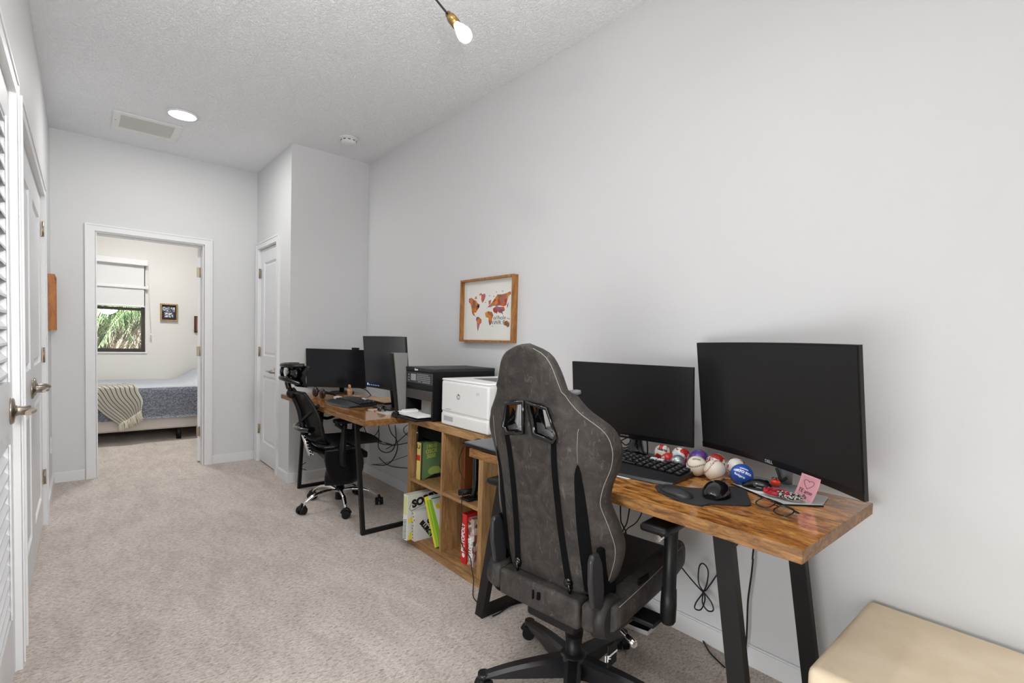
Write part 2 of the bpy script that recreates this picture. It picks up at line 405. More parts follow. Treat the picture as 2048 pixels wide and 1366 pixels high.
mb = MB(); mb.box(A_ - 0.8, A_ - 0.7, 1.30, D2, 0, H_); mb.box(A_ - 0.7, A_ - 0.12, 2.53, 2.63, 0, H_); struct('wall_closet', mb, wall_m)
mb = MB(); mb.box(-3.1, -3.0, -2.8, 1.3, 0, H_); struct('wall_side', mb, wall_m)
mb = MB(); wall_y(mb, -2.72, -2.6, -3.0, B_ + 0.12, 0, H_, [(-1.2, 1.6, 0.35, 2.45)]); struct('wall_rear', mb, wall_m)
# bedroom shell
mb = MB(); wall_y(mb, 7.85, 8.0, -1.8, 2.5, 0, H_, [(-0.75, 0.612, 0.972, 2.08)]); struct('wall_bedroom', mb, bedwall_m)
mb = MB(); mb.box(2.3, 2.42, D2 + 0.12, 7.85, 0, H_); struct('wall_bedroom_right', mb, bedwall_m)
mb = MB(); mb.box(-1.8, -1.68, D2 + 0.12, 7.85, 0, H_); struct('wall_bedroom_left', mb, bedwall_m)

def skirting(name, parts):
    mb = MB()
    for x0, x1, y0, y1 in parts:
        mb.box(x0, x1, y0, y1, 0, BBH - 0.006); dx = 0.004
        mb.box(x0 + (dx if x1 - x0 < 0.03 else 0), x1, y0 + (dx if y1 - y0 < 0.03 else 0), y1, BBH - 0.006, BBH)
    struct(name, mb, trim_m)
t = 0.014
skirting('baseboard_right', [(B_ - t, B_, -2.6, D1)])
skirting('baseboard_alcove', [(C_ - t, B_ - t, D1 - t, D1), (C_ - t, C_, D1, 4.60)])
skirting('baseboard_far', [(A_, 0.015, D2 - t, D2), (0.925, C_, D2 - t, D2)])
mb = MB()
for y0, y1 in ((2.523, 2.637), (4.283, D2 - t)):
    mb.box(A_, A_ + t, y0, y1, 0, BBH - 0.005); mb.box(A_, A_ + t - 0.004, y0, y1, BBH - 0.005, BBH)
struct('baseboard_left', mb, trim_m)
skirting('baseboard_bedroom', [(-1.68, 2.3, 7.836, 7.85)])

def casing_y(name, x0, x1, yface, zt, w=0.063, depth_to=None, sgn=-1):
    """door casing on a wall facing -y, with jambs"""
    mb = MB(); ya, yb = (yface - CAS, yface)
    for a, b in ((x0 - w, x0), (x1, x1 + w)): mb.box(a, b, ya, yb, 0, zt)
    mb.box(x0 - w, x1 + w, ya, yb, zt, zt + 0.055)
    mb.box(x0 - w, x0 - w + 0.014, ya - 0.004, ya, 0, zt + 0.043); mb.box(x1 + w - 0.014, x1 + w, ya - 0.004, ya, 0, zt + 0.043); mb.box(x0 - w, x1 + w, ya - 0.004, ya, zt + 0.043, zt + 0.055)
    if depth_to:
        mb.box(x0 - 0.001, x0 + 0.012, yface, depth_to, 0, zt - 0.012); mb.box(x1 - 0.012, x1 + 0.001, yface, depth_to, 0, zt - 0.012); mb.box(x0, x1, yface, depth_to, zt - 0.012, zt + 0.001)
        mb.box(x0 + 0.012, x1 - 0.012, yface + 0.06, yface + 0.085, zt - 0.024, zt - 0.012)
    struct(name, mb, trim_m)
casing_y('trim_1', 0.086, 0.859, D2, 2.045, 0.064, D2 + 0.12)
def casing_x(name, y0, y1, xface, zt, side, depth_to=None, w=0.063, ends=(1, 1)):
    """casing on a wall normal to x; side=+1 sticks out towards +x"""
    mb = MB(); xa, xb = sorted((xface, xface + side * CAS)); xc, xd = sorted((xface + side * CAS, xface + side * (CAS + 0.004)))
    if ends[0]: mb.box(xa, xb, y0 - w, y0, 0, zt); mb.box(xc, xd, y0 - w, y0 - w + 0.014, 0, zt + 0.043)
    if ends[1]: mb.box(xa, xb, y1, y1 + w, 0, zt); mb.box(xc, xd, y1 + w - 0.014, y1 + w, 0, zt + 0.043)
    mb.box(xa, xb, y0 - w, y1 + w, zt, zt + 0.055); mb.box(xc, xd, y0 - w, y1 + w, zt + 0.043, zt + 0.055)
    if depth_to is not None:
        a, b = sorted((xface, depth_to))
        mb.box(a, b, y0 - 0.001, y0 + 0.004, 0, zt - 0.004); mb.box(a, b, y1 - 0.004, y1 + 0.001, 0, zt - 0.004); mb.box(a, b, y0, y1, zt - 0.004, zt + 0.001)
    struct(name, mb, trim_m)
casing_x('trim_2', 1.46, 2.46, A_, 2.04, 1, A_ - 0.12)
casing_x('trim_3', 2.70, 4.22, A_, 2.04, 1, A_ - 0.12)
casing_x('trim_4', 4.666, 5.258, C_, 2.05, -1, C_ + 0.12)

def panel_leaf(mb, o, ax, n, w, h, panels, t=0.035):
    """door leaf: o = bottom corner, ax = along width, n = outward normal; panels = list of (a, b, z0, z1)"""
    o, ax, n = Vector(o), Vector(ax), Vector(n); up = Vector((0, 0, 1))
    def slab(a, b, z0, z1, d0, d1):
        pts = [o + ax * u + up * z + n * d for u in (a, b) for z in (z0, z1) for d in (-d1, -d0)]
        mb.add(pts, [(0, 1, 3, 2), (4, 6, 7, 5), (0, 4, 5, 1), (2, 3, 7, 6), (0, 2, 6, 4), (1, 5, 7, 3)])
    a0, a1 = panels[0][0], panels[0][1]
    slab(0, a0, 0, h, 0, t); slab(a1, w, 0, h, 0, t)
    z = 0
    for a, b, z0, z1 in sorted(panels, key=lambda p: p[2]):
        slab(a0, a1, z, z0, 0, t); z = z1
        # sloped moulding and raised field
        e1, e2, dd = 0.016, 0.035, 0.009
        def q(i, d): return [o + ax * u + up * zz - n * d for u, zz in ((a + i, z0 + i), (b - i, z0 + i), (b - i, z1 - i), (a + i, z1 - i))]
        rings = [q(0, 0), q(0.005, 0.010), q(e1, 0.012), q(e2, 0.004)]
        V = [[mb.bm.verts.new(p) for p in r] for r in rings]
        for r1, r2 in zip(V[:-1], V[1:]):
            for i in range(4): mb.bm.faces.new((r1[i], r1[(i + 1) % 4], r2[(i + 1) % 4], r2[i]))
        mb.bm.faces.new(V[-1])
    slab(a0, a1, z, h, 0, t)
def lever(parent, base, n, ax, flip=1):
    """door lever: rosette on the leaf at base, n = outwards, ax = direction the lever points"""
    n, ax = Vector(n), Vector(ax); base = Vector(base); mb = MB()
    M = Matrix((n.orthogonal(), n.cross(n.orthogonal()), n)).transposed()
    mb.lathe([(0.001, 0.0), (0.033, 0.0), (0.033, 0.004), (0.029, 0.009), (0.014, 0.012), (0.0115, 0.02), (0.0115, 0.05), (0.001, 0.052)], base, M.to_4x4(), 24)
    p = base + n * 0.052
    mb.tube([p - ax * 0.006, p + ax * 0.02 + n * 0.003, p + ax * 0.05, p + ax * 0.085 - n * 0.004, p + ax * 0.11 - n * 0.002], [0.012, 0.011, 0.010, 0.009, 0.008], 12, smooth_n=4, flat=0.8)
    return build('door_handle', mb, nickel_m, parent)
def hinge(parent, p, n, ax, h=0.09, off=0.0):
    n, ax, p = Vector(n), Vector(ax), Vector(p); mb = MB()
    mb.cyl(p - Vector((0, 0, h / 2)) + n * 0.006, p + Vector((0, 0, h / 2)) + n * 0.006, 0.0065, seg=12)
    for k in (-0.5, -0.17, 0.17, 0.5): mb.cyl(p + Vector((0, 0, h * k - 0.001)) + n * 0.006, p + Vector((0, 0, h * k + 0.001)) + n * 0.006, 0.0072, seg=12)
    pts = [p + ax * u + Vector((0, 0, z)) + n * d for u in (-0.018, 0.018) for z in (-h / 2, h / 2) for d in (-0.001, 0.0025)]
    mb.add(pts, [(0, 1, 3, 2), (4, 6, 7, 5), (0, 4, 5, 1), (2, 3, 7, 6), (0, 2, 6, 4), (1, 5, 7, 3)])
    return build('hinge', mb, hinge_m, parent)

# narrow closet door beside the alcove (door_1)
mb = MB(); panel_leaf(mb, (C_ + 0.012, 5.252, 0.014), (0, -1, 0), (-1, 0, 0), 0.580, 2.028, [(0.10, 0.48, 0.19, 0.83), (0.10, 0.48, 1.02, 1.90)])
d = struct('door_1', mb, door_m)
lever(d, (C_ + 0.012, 4.735, 0.905), (-1, 0, 0), (0, 1, 0))
for z in (0.32, 1.07, 1.82): hinge(d, (C_ + 0.004, 5.255, z), (-1, 0, 0), (0, 1, 0))
# double closet doors on the left wall (door_2, door_3)
for k, (ya, yh, yl, sg) in enumerate(((2.706, 2.702, 3.39, -1), (3.462, 4.218, 3.545, 1))):
    mb = MB(); panel_leaf(mb, (A_ - 0.004, ya, 0.014), (0, 1, 0), (1, 0, 0), 0.752, 2.02, [(0.11, 0.642, 0.19, 0.83), (0.11, 0.642, 1.02, 1.88)])
    d = struct('door_%d' % (k + 2), mb, door_m)
    lever(d, (A_ - 0.004, yl, 0.93), (1, 0, 0), (0, sg, 0))
    for z in (0.31, 1.07, 1.84): hinge(d, (A_, yh, z), (1, 0, 0), (0, 1, 0))
# louvred closet door nearest the camera (door_4)
mb = MB(); xf, xk = A_ - 0.001, A_ - 0.036
mb.box(xk, xf, 2.345, 2.455, 0.014, 2.03); mb.box(xk, xf, 1.47, 1.58, 0.014, 2.03)
for z0, z1 in ((0.014, 0.24), (0.84, 1.05), (1.92, 2.03)): mb.box(xk, xf, 1.58, 2.345, z0, z1)
mb.box(xf - 0.001, xf + 0.004, 2.337, 2.347, 0.24, 0.84); mb.box(xf - 0.001, xf + 0.004, 2.337, 2.347, 1.05, 1.92)
for z0, z1 in ((0.24, 0.84), (1.05, 1.92)):
    z = z0 + 0.02
    while z < z1 - 0.01:
        mb.add([(xf - 0.002, yy, z + dz) if k else (xk + 0.002, yy, z + dz + 0.042) for yy in (1.58, 2.345) for k in (0, 1) for dz in (0, 0.008)],
               [(0, 1, 3, 2), (4, 6, 7, 5), (0, 4, 5, 1), (2, 3, 7, 6), (0, 2, 6, 4), (1, 5, 7, 3)])
        z += 0.052
d = struct('door_4', mb, door_m); lever(d, (xf, 2.395, 0.947), (1, 0, 0), (0, -1, 0))
# bedroom door: swung open into the bedroom, seen on edge (door_5)
ca, sa = math.cos(math.radians(86)), math.sin(math.radians(86))
mb = MB(); panel_leaf(mb, (0.826, D2 + 0.125, 0.014), (0.166, 0.986, 0), (-0.986, 0.166, 0), 0.75, 2.01, [(0.11, 0.64, 0.19, 0.83), (0.11, 0.64, 1.02, 1.88)])
d = struct('door_5', mb, door_m)
for z in (0.30, 1.06, 1.80):
    m2 = MB(); m2.box(0.818, 0.8485, D2 + 0.119, D2 + 0.1235, z - 0.045, z + 0.045, 0.001); m2.cyl((0.847, D2 + 0.113, z - 0.045), (0.847, D2 + 0.113, z + 0.045), 0.006, seg=10); build('hinge', m2, hinge_m, d)

# bedroom window (window_1): bronze sash, reveal and pane
mb = MB(); mb.box(-0.75, 0.612, 7.93, 7.985, 0.972, 1.012); mb.box(-0.75, 0.612, 7.93, 7.985, 2.03, 2.08); mb.box(0.577, 0.612, 7.93, 7.985, 1.012, 2.03); mb.box(-0.75, -0.71, 7.93, 7.985, 1.012, 2.03)
mb.box(-0.75, 0.612, 7.94, 7.965, 1.495, 1.53)
w = struct('window_1', mb, bronze_m)
mb = MB(); mb.box(-0.71, 0.577, 7.955, 7.960, 1.012, 2.03); build('pane', mb, glass_m, w)
mb = MB(); mb.box(-0.77, 0.63, 7.835, 7.93, 0.957, 0.972); build('window_sill', mb, trim_m, w)

# ------------------------------------------------------------ ceiling fittings
t_ = thing('ceiling_light', 'round glowing recessed downlight in the ceiling beside the vent grille', 'ceiling light', (0.556, 4.335, H_ - 0.012))
mb = MB(); mb.ring_loft([[Vector((0.556 + r_ * math.cos(a * PI / 24), 4.335 + r_ * math.sin(a * PI / 24), H_ - 0.012 + z_)) for a in range(48)] for r_, z_ in ((0.0845, 0.012), (0.098, 0.011), (0.102, 0.004), (0.098, 0.0), (0.0845, 0.0))], False); build('trim_ring', mb, white_plastic, t_)
mb = MB(); mb.cyl((0.556, 4.335, H_ - 0.010), (0.556, 4.335, H_ - 0.004), 0.084, seg=40); build('lens', mb, lens_m, t_)
t_ = thing('air_vent', 'rectangular white return air vent with grey slatted grille in the ceiling', 'vent', (0.385, 4.80, H_ - 0.012))
mb = MB(); x0, x1, y0, y1 = 0.178, 0.592, 4.595, 5.0
for a in ((x0, x1, y0, y0 + 0.05), (x0, x1, y1 - 0.07, y1), (x0, x0 + 0.045, y0 + 0.05, y1 - 0.07), (x1 - 0.045, x1, y0 + 0.05, y1 - 0.07)): mb.box(a[0], a[1], a[2], a[3], H_ - 0.009, H_ - 0.0005, 0.002, 1)
build('vent_frame', mb, white_plastic, t_)
mb = MB(); mb.box(x0 + 0.045, x1 - 0.045, y0 + 0.05, y1 - 0.07, H_ - 0.0025, H_ - 0.001)
k = y0 + 0.056
while k < y1 - 0.075:
    mb.box(x0 + 0.045, x1 - 0.045, k, k + 0.004, H_ - 0.0075, H_ - 0.0025); k += 0.0095
build('grille', mb, mat('grey_filter_grille', S(214, 214, 210), 0.7), t_)
mb = MB(); mb.cyl((x0 + 0.018, 4.78, H_ - 0.0105), (x0 + 0.018, 4.78, H_ - 0.008), 0.004, seg=10); build('screw', mb, grey_plastic, t_)
t_ = thing('smoke_detector', 'round white smoke detector on the ceiling above the alcove', 'smoke detector', (1.60, 3.89, H_ - 0.045))
mb = MB(); mb.lathe([(0.001, 0.045), (0.072, 0.045), (0.072, 0.034), (0.062, 0.030), (0.001, 0.03)], (1.60, 3.89, H_ - 0.045), None, 36); build('mounting_plate', mb, white_plastic, t_)
mb = MB(); mb.lathe([(0.001, 0.031), (0.060, 0.031), (0.058, 0.012), (0.046, 0.003), (0.030, 0.0), (0.001, 0.0)], (1.60, 3.89, H_ - 0.045), None, 36); build('cover', mb, white_plastic, t_)
mb = MB()
for k in range(10):
    a = k * PI / 5; mb.cbox((1.60 + 0.0585 * math.cos(a), 3.89 + 0.0585 * math.sin(a), H_ - 0.026), (0.003, 0.018, 0.006), 0, 1, Matrix.Rotation(a, 3, 'Z'))
build('air_slots', mb, dgrey_plastic, t_)

# hanging lamp above the camera: brass hub with arms, one bulb reaches into the picture
bulb_tip = Vector([(1.123, 1.643, 2.42)][0]); sock = Vector([(1.091, 1.699, 2.5)][0]); rod0 = Vector([(1.071, 1.764, 2.585)][0])
axis = (bulb_tip - sock).normalized()
hubp = rod0 - axis * 0.24
t_ = thing('hanging_lamp', 'hanging lamp with black rod arm, aged brass socket and glowing bulb', 'lamp', tuple(hubp))
mb = MB(); mb.tube([hubp, sock - axis * 0.01], 0.0042, 10); mb.tube([hubp, Vector((hubp.x, hubp.y, H_))], 0.005, 10); build('rod', mb, blk_metal, t_)
mb = MB(); mb.lathe([(0.001, 0), (0.05, 0), (0.05, 0.02), (0.001, 0.02)], (hubp.x, hubp.y, H_ - 0.02), None, 28); build('ceiling_canopy', mb, brass_m, t_)
ds = [axis]
for a, e in ((180, -0.35), (235, -0.45), (150, 0.0), (285, -0.15)): ds.append(Vector((math.cos(math.radians(a)) * math.cos(e), math.sin(math.radians(a)) * math.cos(e), math.sin(e))))
mbs = MB()
for i, dv in enumerate(ds):
    q = dv.to_track_quat('Z', 'Y').to_matrix().to_4x4(); L0 = (sock - hubp).length
    base = hubp + dv * L0
    if i:
        m2 = MB(); m2.tube([hubp, base], 0.0042, 8); build('arm', m2, blk_metal, t_)
    m2 = MB(); m2.lathe([(0.001, -0.022), (0.0105, -0.021), (0.0125, -0.016), (0.0125, -0.002), (0.017, 0.0), (0.0185, 0.004), (0.0185, 0.042), (0.001, 0.042)], base, q, 28); s_ = build('socket', m2, brass_m, t_)
    m2 = MB(); m2.lathe([(0.001, 0.040), (0.012, 0.041), (0.015, 0.052), (0.022, 0.072), (0.0275, 0.092), (0.028, 0.104), (0.023, 0.120), (0.012, 0.130), (0.001, 0.132)], base, q, 28); build('bulb', m2, bulb_m, s_)

# ------------------------------------------------------------ pictures on the walls
def frame_ring(mb, o, ax, ay, w, h, fw, n, dep):
    """rectangular frame: o = bottom-left of the outer edge on the wall, n = away from the wall"""
    o, ax, ay, n = Vector(o), Vector(ax), Vector(ay), Vector(n)
    def bar(a, b, c, d_): 
        pts = [o + ax * u + ay * v_ + n * k for u in (a, b) for v_ in (c, d_) for k in (0, dep)]
        mb.add(pts, [(0, 1, 3, 2), (4, 6, 7, 5), (0, 4, 5, 1), (2, 3, 7, 6), (0, 2, 6, 4), (1, 5, 7, 3)])
    bar(0, w, 0, fw); bar(0, w, h - fw, h); bar(0, fw, fw, h - fw); bar(w - fw, w, fw, h - fw)
def plate(mb, o, ax, ay, n, a, b, c, d_, k0, k1):
    o, ax, ay, n = Vector(o), Vector(ax), Vector(ay), Vector(n)
    pts = [o + ax * u + ay * v_ + n * k for u in (a, b) for v_ in (c, d_) for k in (k0, k1)]
    mb.add(pts, [(0, 1, 3, 2), (4, 6, 7, 5), (0, 4, 5, 1), (2, 3, 7, 6), (0, 2, 6, 4), (1, 5, 7, 3)])
UP = (0, 0, 1)
# world map picture
o = (B_ - 0.001, 2.780, 1.224); ax = (0, -1, 0); n = (-1, 0, 0); PW, PH = 0.543, 0.408
t_ = thing('framed_map', 'oak framed watercolour world map print on the long white wall', 'picture', (B_ - 0.001, 2.50, 1.224))
mb = MB(); frame_ring(mb, o, ax, UP, PW, PH, 0.013, n, 0.040); build('picture_frame', mb, frame_wood_m, t_)
mb = MB(); plate(mb, o, ax, UP, n, 0.013, PW - 0.013, 0.013, PH - 0.013, 0.002, 0.012); pr_ = build('print', mb, mat('print_paper', S(232, 232, 226), 0.7), t_)
mp_m = mat('watercolour_land', S(190, 100, 50), 0.8)
v = coords(mp_m); vo = N(mp_m, 'ShaderNodeTexVoronoi'); vo.inputs['Scale'].default_value = 34; Lk(mp_m, v, vo.inputs['Vector'])
sp = N(mp_m, 'ShaderNodeSeparateColor'); Lk(mp_m, vo.outputs['Color'], sp.inputs[0])
Lk(mp_m, ramp(mp_m, sp.outputs[0], [(0.0, S(176, 60, 50)), (0.2, S(206, 112, 40)), (0.4, S(214, 140, 60)), (0.55, S(120, 110, 60)), (0.68, S(196, 100, 120)), (0.82, S(110, 96, 126)), (0.95, S(178, 70, 46))]), bsdf(mp_m).inputs['Base Color'])
def P2(pts):   # fractions of the print: x to the right, y up (measured across the inside of the frame)
    return [((x - 290) / 705 * 0.517 + 0.013, (1180 - y) / 950 * 0.382 + 0.013) for x, y in pts]
lands = [[(360,500),(400,490),(440,530),(470,540),(500,600),(520,650),(490,700),(470,740),(440,730),(450,770),(470,800),(430,775),(410,720),(400,640),(385,585),(360,560)],
         [(545,450),(600,440),(605,490),(585,550),(560,590),(545,530)], [(500,590),(525,610),(520,660),(490,650)],
         [(480,810),(510,805),(555,850),(555,900),(530,930),(515,1000),(505,1040),(495,980),(490,900),(475,850)],
         [(650,560),(685,545),(680,600),(655,625)], [(620,690),(650,640),(690,600),(740,520),(770,470),(830,475),(880,465),(940,440),(945,480),(915,510),(900,570),(890,640),(860,660),(800,640),(760,650),(715,640),(680,660),(640,660)],
         [(605,750),(640,720),(700,735),(720,790),(705,840),(690,930),(675,945),(660,900),(655,830),(615,810)], [(715,680),(760,650),(800,665),(860,665),(875,720),(840,740),(855,790),(830,760),(800,755),(780,735),(740,755),(715,720)],
         [(865,900),(900,875),(935,905),(935,960),(915,980),(890,950),(870,950)], [(900,640),(915,600),(912,660),(900,690)], [(515,440),(545,425),(550,450),(520,470)], [(455,480),(475,470),(480,510),(460,520)], [(745,740),(775,735),(770,770)]]
mb = MB()
for L_ in lands: mb.prism(P2(L_), Vector(o) + Vector(n) * 0.012, ax, UP, Vector(n) * 0.0006)
for x, y in ((600, 578), (750, 428), (830, 422), (440, 500), (655, 475), (715, 490), (925, 845), (905, 838), (960, 1015), (705, 955)): mb.prism(P2([(x, y), (x + 10, y - 5), (x + 13, y + 9), (x + 3, y + 14)]), Vector(o) + Vector(n) * 0.012, ax, UP, Vector(n) * 0.0005)
build('map_shapes', mb, mp_m, pr_)
inkg = mat('grey_brush_ink', S(110, 108, 92), 0.8)
c0 = Vector(o) + Vector(ax) * P2([(805, 830)])[0][0] + Vector(UP) * P2([(805, 830)])[0][1] + Vector(n) * 0.0128
text('lettering', 'o//hole', 0.036, c0, ax, UP, inkg, pr_, 0.0003, 1.2)
c0 = Vector(o) + Vector(ax) * P2([(790, 905)])[0][0] + Vector(UP) * P2([(790, 905)])[0][1] + Vector(n) * 0.0128
text('lettering', '/AWR Be', 0.036, c0, ax, UP, inkg, pr_, 0.0003, 1.3)
# framed picture on the left wall, seen almost edge-on
t_ = thing('picture', 'orange-brown wooden framed picture seen edge-on on the left wall', 'picture', (A_ + 0.001, 5.15, 1.22))
o = (A_ + 0.001, 4.95, 1.222); ax = (0, 1, 0); n = (1, 0, 0)
mb = MB(); frame_ring(mb, o, ax, UP, 0.36, 0.410, 0.014, n, 0.036); build('picture_frame', mb, wood('orange_frame_wood', [(0.3, S(150, 84, 24)), (0.6, S(184, 112, 40))], 6.0, (6, 6, 1.5), None, 0.45), t_)
mb = MB(); plate(mb, o, ax, UP, n, 0.014, 0.346, 0.014, 0.396, 0.002, 0.020); build('print', mb, paper_m, t_)
# bedroom photo frame
t_ = thing('photo_frame', 'small wooden collage frame of black and white photos on the bedroom wall', 'picture', (0.86, 7.849, 1.378))
o = (0.766, 7.849, 1.378); ax = (1, 0, 0); n = (0, -1, 0)
mb = MB(); frame_ring(mb, o, ax, UP, 0.188, 0.222, 0.016, n, 0.03); build('picture_frame', mb, wood('tan_frame_wood', [(0.3, S(140, 110, 66)), (0.6, S(176, 146, 98))], 6.0, (4, 4, 4), None, 0.5), t_)
mb = MB(); plate(mb, o, ax, UP, n, 0.016, 0.172, 0.016, 0.206, 0.002, 0.010); build('backing', mb, mat('black_mount', S(30, 28, 32), 0.6), t_)
ph_m = mat('photo_grey', S(190, 190, 205), 0.5); v = coords(ph_m); Lk(ph_m, ramp(ph_m, noise(ph_m, v, 60, 3), [(0.42, S(50, 50, 58)), (0.55, S(214, 214, 226))]), bsdf(ph_m).inputs['Base Color'])
for (a, b, c, d_) in ((0.026, 0.060, 0.125, 0.180), (0.064, 0.110, 0.118, 0.182), (0.114, 0.158, 0.120, 0.178), (0.045, 0.082, 0.048, 0.110), (0.088, 0.140, 0.045, 0.108)):
    mb = MB(); plate(mb, o, ax, UP, n, a, b, c, d_, 0.010, 0.012); build('photo', mb, ph_m, t_)
t_ = thing('wall_plaque', 'dark brown wooden plaque on the bedroom wall half hidden by the open door', 'plaque', (1.20, 7.849, 1.24))
mb = MB(); mb.box(1.139, 1.30, 7.822, 7.849, 1.238, 1.459, 0.003); build('board', mb, dark_wood_m, t_)
mb = MB(); mb.box(1.16, 1.28, 7.818, 7.822, 1.26, 1.44); build('inset', mb, mat('brown_inset', S(120, 84, 60), 0.5), t_)
# outlets
def outlet(name, label, o, ax, n, w=0.072, h=0.115):
    t_ = thing(name, label, 'outlet', o)
    mb = MB(); plate(mb, o, ax, UP, n, -w / 2, w / 2, -h / 2, h / 2, 0.0005, 0.006); build('cover_plate', mb, white_plastic, t_)
    for z in (-0.024, 0.024):
        mb = MB(); plate(mb, o, ax, UP, n, -0.016, 0.016, z - 0.014, z + 0.014, 0.006, 0.0075); s_ = build('socket', mb, white_plastic, t_)
        mb = MB(); plate(mb, o, ax, UP, n, -0.008, -0.006, z - 0.005, z + 0.005, 0.0075, 0.0078); plate(mb, o, ax, UP, n, 0.006, 0.008, z - 0.005, z + 0.005, 0.0075, 0.0078); build('slots', mb, dgrey_plastic, s_)
outlet('wall_outlet', 'white wall outlet on the left wall beyond the closet doors', (A_, 5.12, 0.35), (0, 1, 0), (1, 0, 0))
outlet('wall_outlet', 'white wall outlet under the far desk in the alcove', [(1.781, 4.321, 0.455)][0], (1, 0, 0), (0, -1, 0))

# ------------------------------------------------------------ bedroom contents
t_ = thing('roller_shade', 'white roller shade half lowered over the bedroom window', 'window shade', (-0.05, 7.83, 1.54))
mb = MB(); mb.box(-0.80, 0.635, 7.765, 7.845, 2.055, 2.125, 0.006); build('cassette', mb, white_plastic, t_)
mb = MB(); mb.box(-0.76, 0.600, 7.822, 7.826, 1.545, 2.06); build('shade_fabric', mb, shade_m, t_)
mb = MB(); mb.box(-0.76, 0.606, 7.812, 7.834, 1.535, 1.556, 0.004); build('hem_bar', mb, white_plastic, t_)
mb = MB(); mb.box(-0.78, 0.622, 7.800, 7.820, 1.765, 1.800, 0.006); mb.cbox((0.628, 7.805, 1.785), (0.022, 0.03, 0.05), 0.006); build('cross_bar', mb, white_plastic, t_)
mb = MB(); mb.tube([(0.645, 7.80, 2.08), (0.648, 7.80, 1.7), (0.668, 7.80, 1.20)], 0.0022, 6); mb.cyl((0.668, 7.80, 1.17), (0.668, 7.80, 1.21), 0.009, seg=10); build('pull_chain', mb, white_plastic, t_)

t_ = thing('bed', 'low bed with cream upholstered base seen through the bedroom doorway', 'bed', (0.3, 7.3, 0))
mb = MB(); mb.box(-1.45, 1.75, 6.80, 7.80, 0.135, 0.335, 0.03, 3); build('bed_base', mb, bedbase_m, t_)
for x in (-1.35, 0.85, 1.65):
    for y in (6.88, 7.7):
        mb = MB(); mb.cyl((x, y, 0), (x, y, 0.14), 0.025, 0.03, 12); build('leg', mb, blk_plastic, t_)
mb = MB(); mb.box(-1.44, 1.74, 6.79, 7.80, 0.336, 0.57, 0.04, 3); build('mattress', mb, paper_m, t_)
# quilt: one sheet hanging over the front edge
def quilt_fn(u, v):
    x = -1.48 + 3.24 * u; s = v * 1.46
    if s < 0.33: y, z = 6.755 + 0.012 * math.sin(x * 9) * (0.33 - s), 0.268 + s
    elif s < 0.43:
        a = (s - 0.33) / 0.10 * PI / 2; y, z = 6.755 + 0.06 * (1 - math.cos(a)), 0.585 + 0.02 * math.sin(a)
        z = 0.598 + 0.028 * math.sin(a) - 0.0; 
    else: y = 6.815 + (s - 0.43); z = 0.626 + 0.006 * math.sin(x * 5 + s * 9)
    hx = max(0.0, min(1.0, (x - 0.86) / 0.30)); hy = max(0.0, min(1.0, (s - 0.45) / 0.25))
    z += 0.13 * (hx * hx * (3 - 2 * hx)) * hy
    return (x, min(y, 7.79), z)
mb = MB(); mb.grid(quilt_fn, 60, 40)
for f in mb.bm.faces:
    c_ = f.calc_center_median(); f.material_index = 1 if c_.z > 0.612 else 0  # faces above the front drop take the paler material
bmesh.ops.solidify(mb.bm, geom=list(mb.bm.faces), thickness=0.012)
solo('quilt', 'blue-grey quilt with a paler top covering the bed in the doorway', 'quilt', mb, [quilt_m, quilt_top_m])
mb = MB(); mb.ball((1.42, 7.40, 0.665), 0.3, (1.0, 1.15, 0.22), 24); solo('pillow', 'pillow under the raised right end of the quilt', 'pillow', mb, paper_m)
# throw: slanting striped cloth over the front edge
TH = [Vector(p) for p in [(0.086, 6.735, 0.595), (0.4, 6.735, 0.581), (0.504, 6.735, 0.362), (0.289, 6.735, 0.227), (0.161, 6.735, 0.423)]]
def throw_fn(u, v):
    # u across the cloth, v from the bed top down the front
    tl, tr = Vector((-0.06, 6.735, 0.628)), Vector((0.47, 6.735, 0.628)); bl, br = TH[3], TH[2]
    if v < 0.25:
        k = v / 0.25; top = tl.lerp(tr, u); return (top.x - 0.10 * (1 - k), 7.02 - (7.02 - 6.742) * k, 0.640 + 0.004 * math.sin(u * 14) + (0.004 if k < 1 else 0))
    k = (v - 0.25) / 0.75
    p = tl.lerp(tr, u).lerp(bl.lerp(br, u), k)
    return (p.x + 0.012 * math.sin(k * 7 + u * 4), 6.733 - 0.010 * math.sin(k * PI) - 0.010 * abs(math.sin(u * 9)) * k, p.z - 0.02 * (k ** 3) * 0)
t_ = thing('throw_blanket', 'cream throw with thin black stripes and fringe hanging off the bed front', 'blanket', (0.3, 6.735, 0.2))
mb = MB(); mb.grid(throw_fn, 26, 24); bmesh.ops.solidify(mb.bm, geom=list(mb.bm.faces), thickness=0.006); build('cloth', mb, throw_m, t_)
mb = MB(); rnd = random.Random(3)
for i in range(26):
    u = (i + 0.5) / 26; p = Vector(throw_fn(u, 1.0)); d_ = Vector((rnd.uniform(-0.02, 0.03) + 0.01, -0.008, -0.055 - rnd.random() * 0.035))
    mb.tube([p + Vector((0, 0, 0.01)), p + d_ * 0.5 + Vector((rnd.uniform(-0.01, 0.01), -0.006, 0)), p + d_], [0.006, 0.0075, 0.008, 0.005], 6, smooth_n=3)
fr = build('fringe', mb, mat('cream_fringe', S(206, 200, 184), 0.95), t_); fr['kind'] = 'stuff'

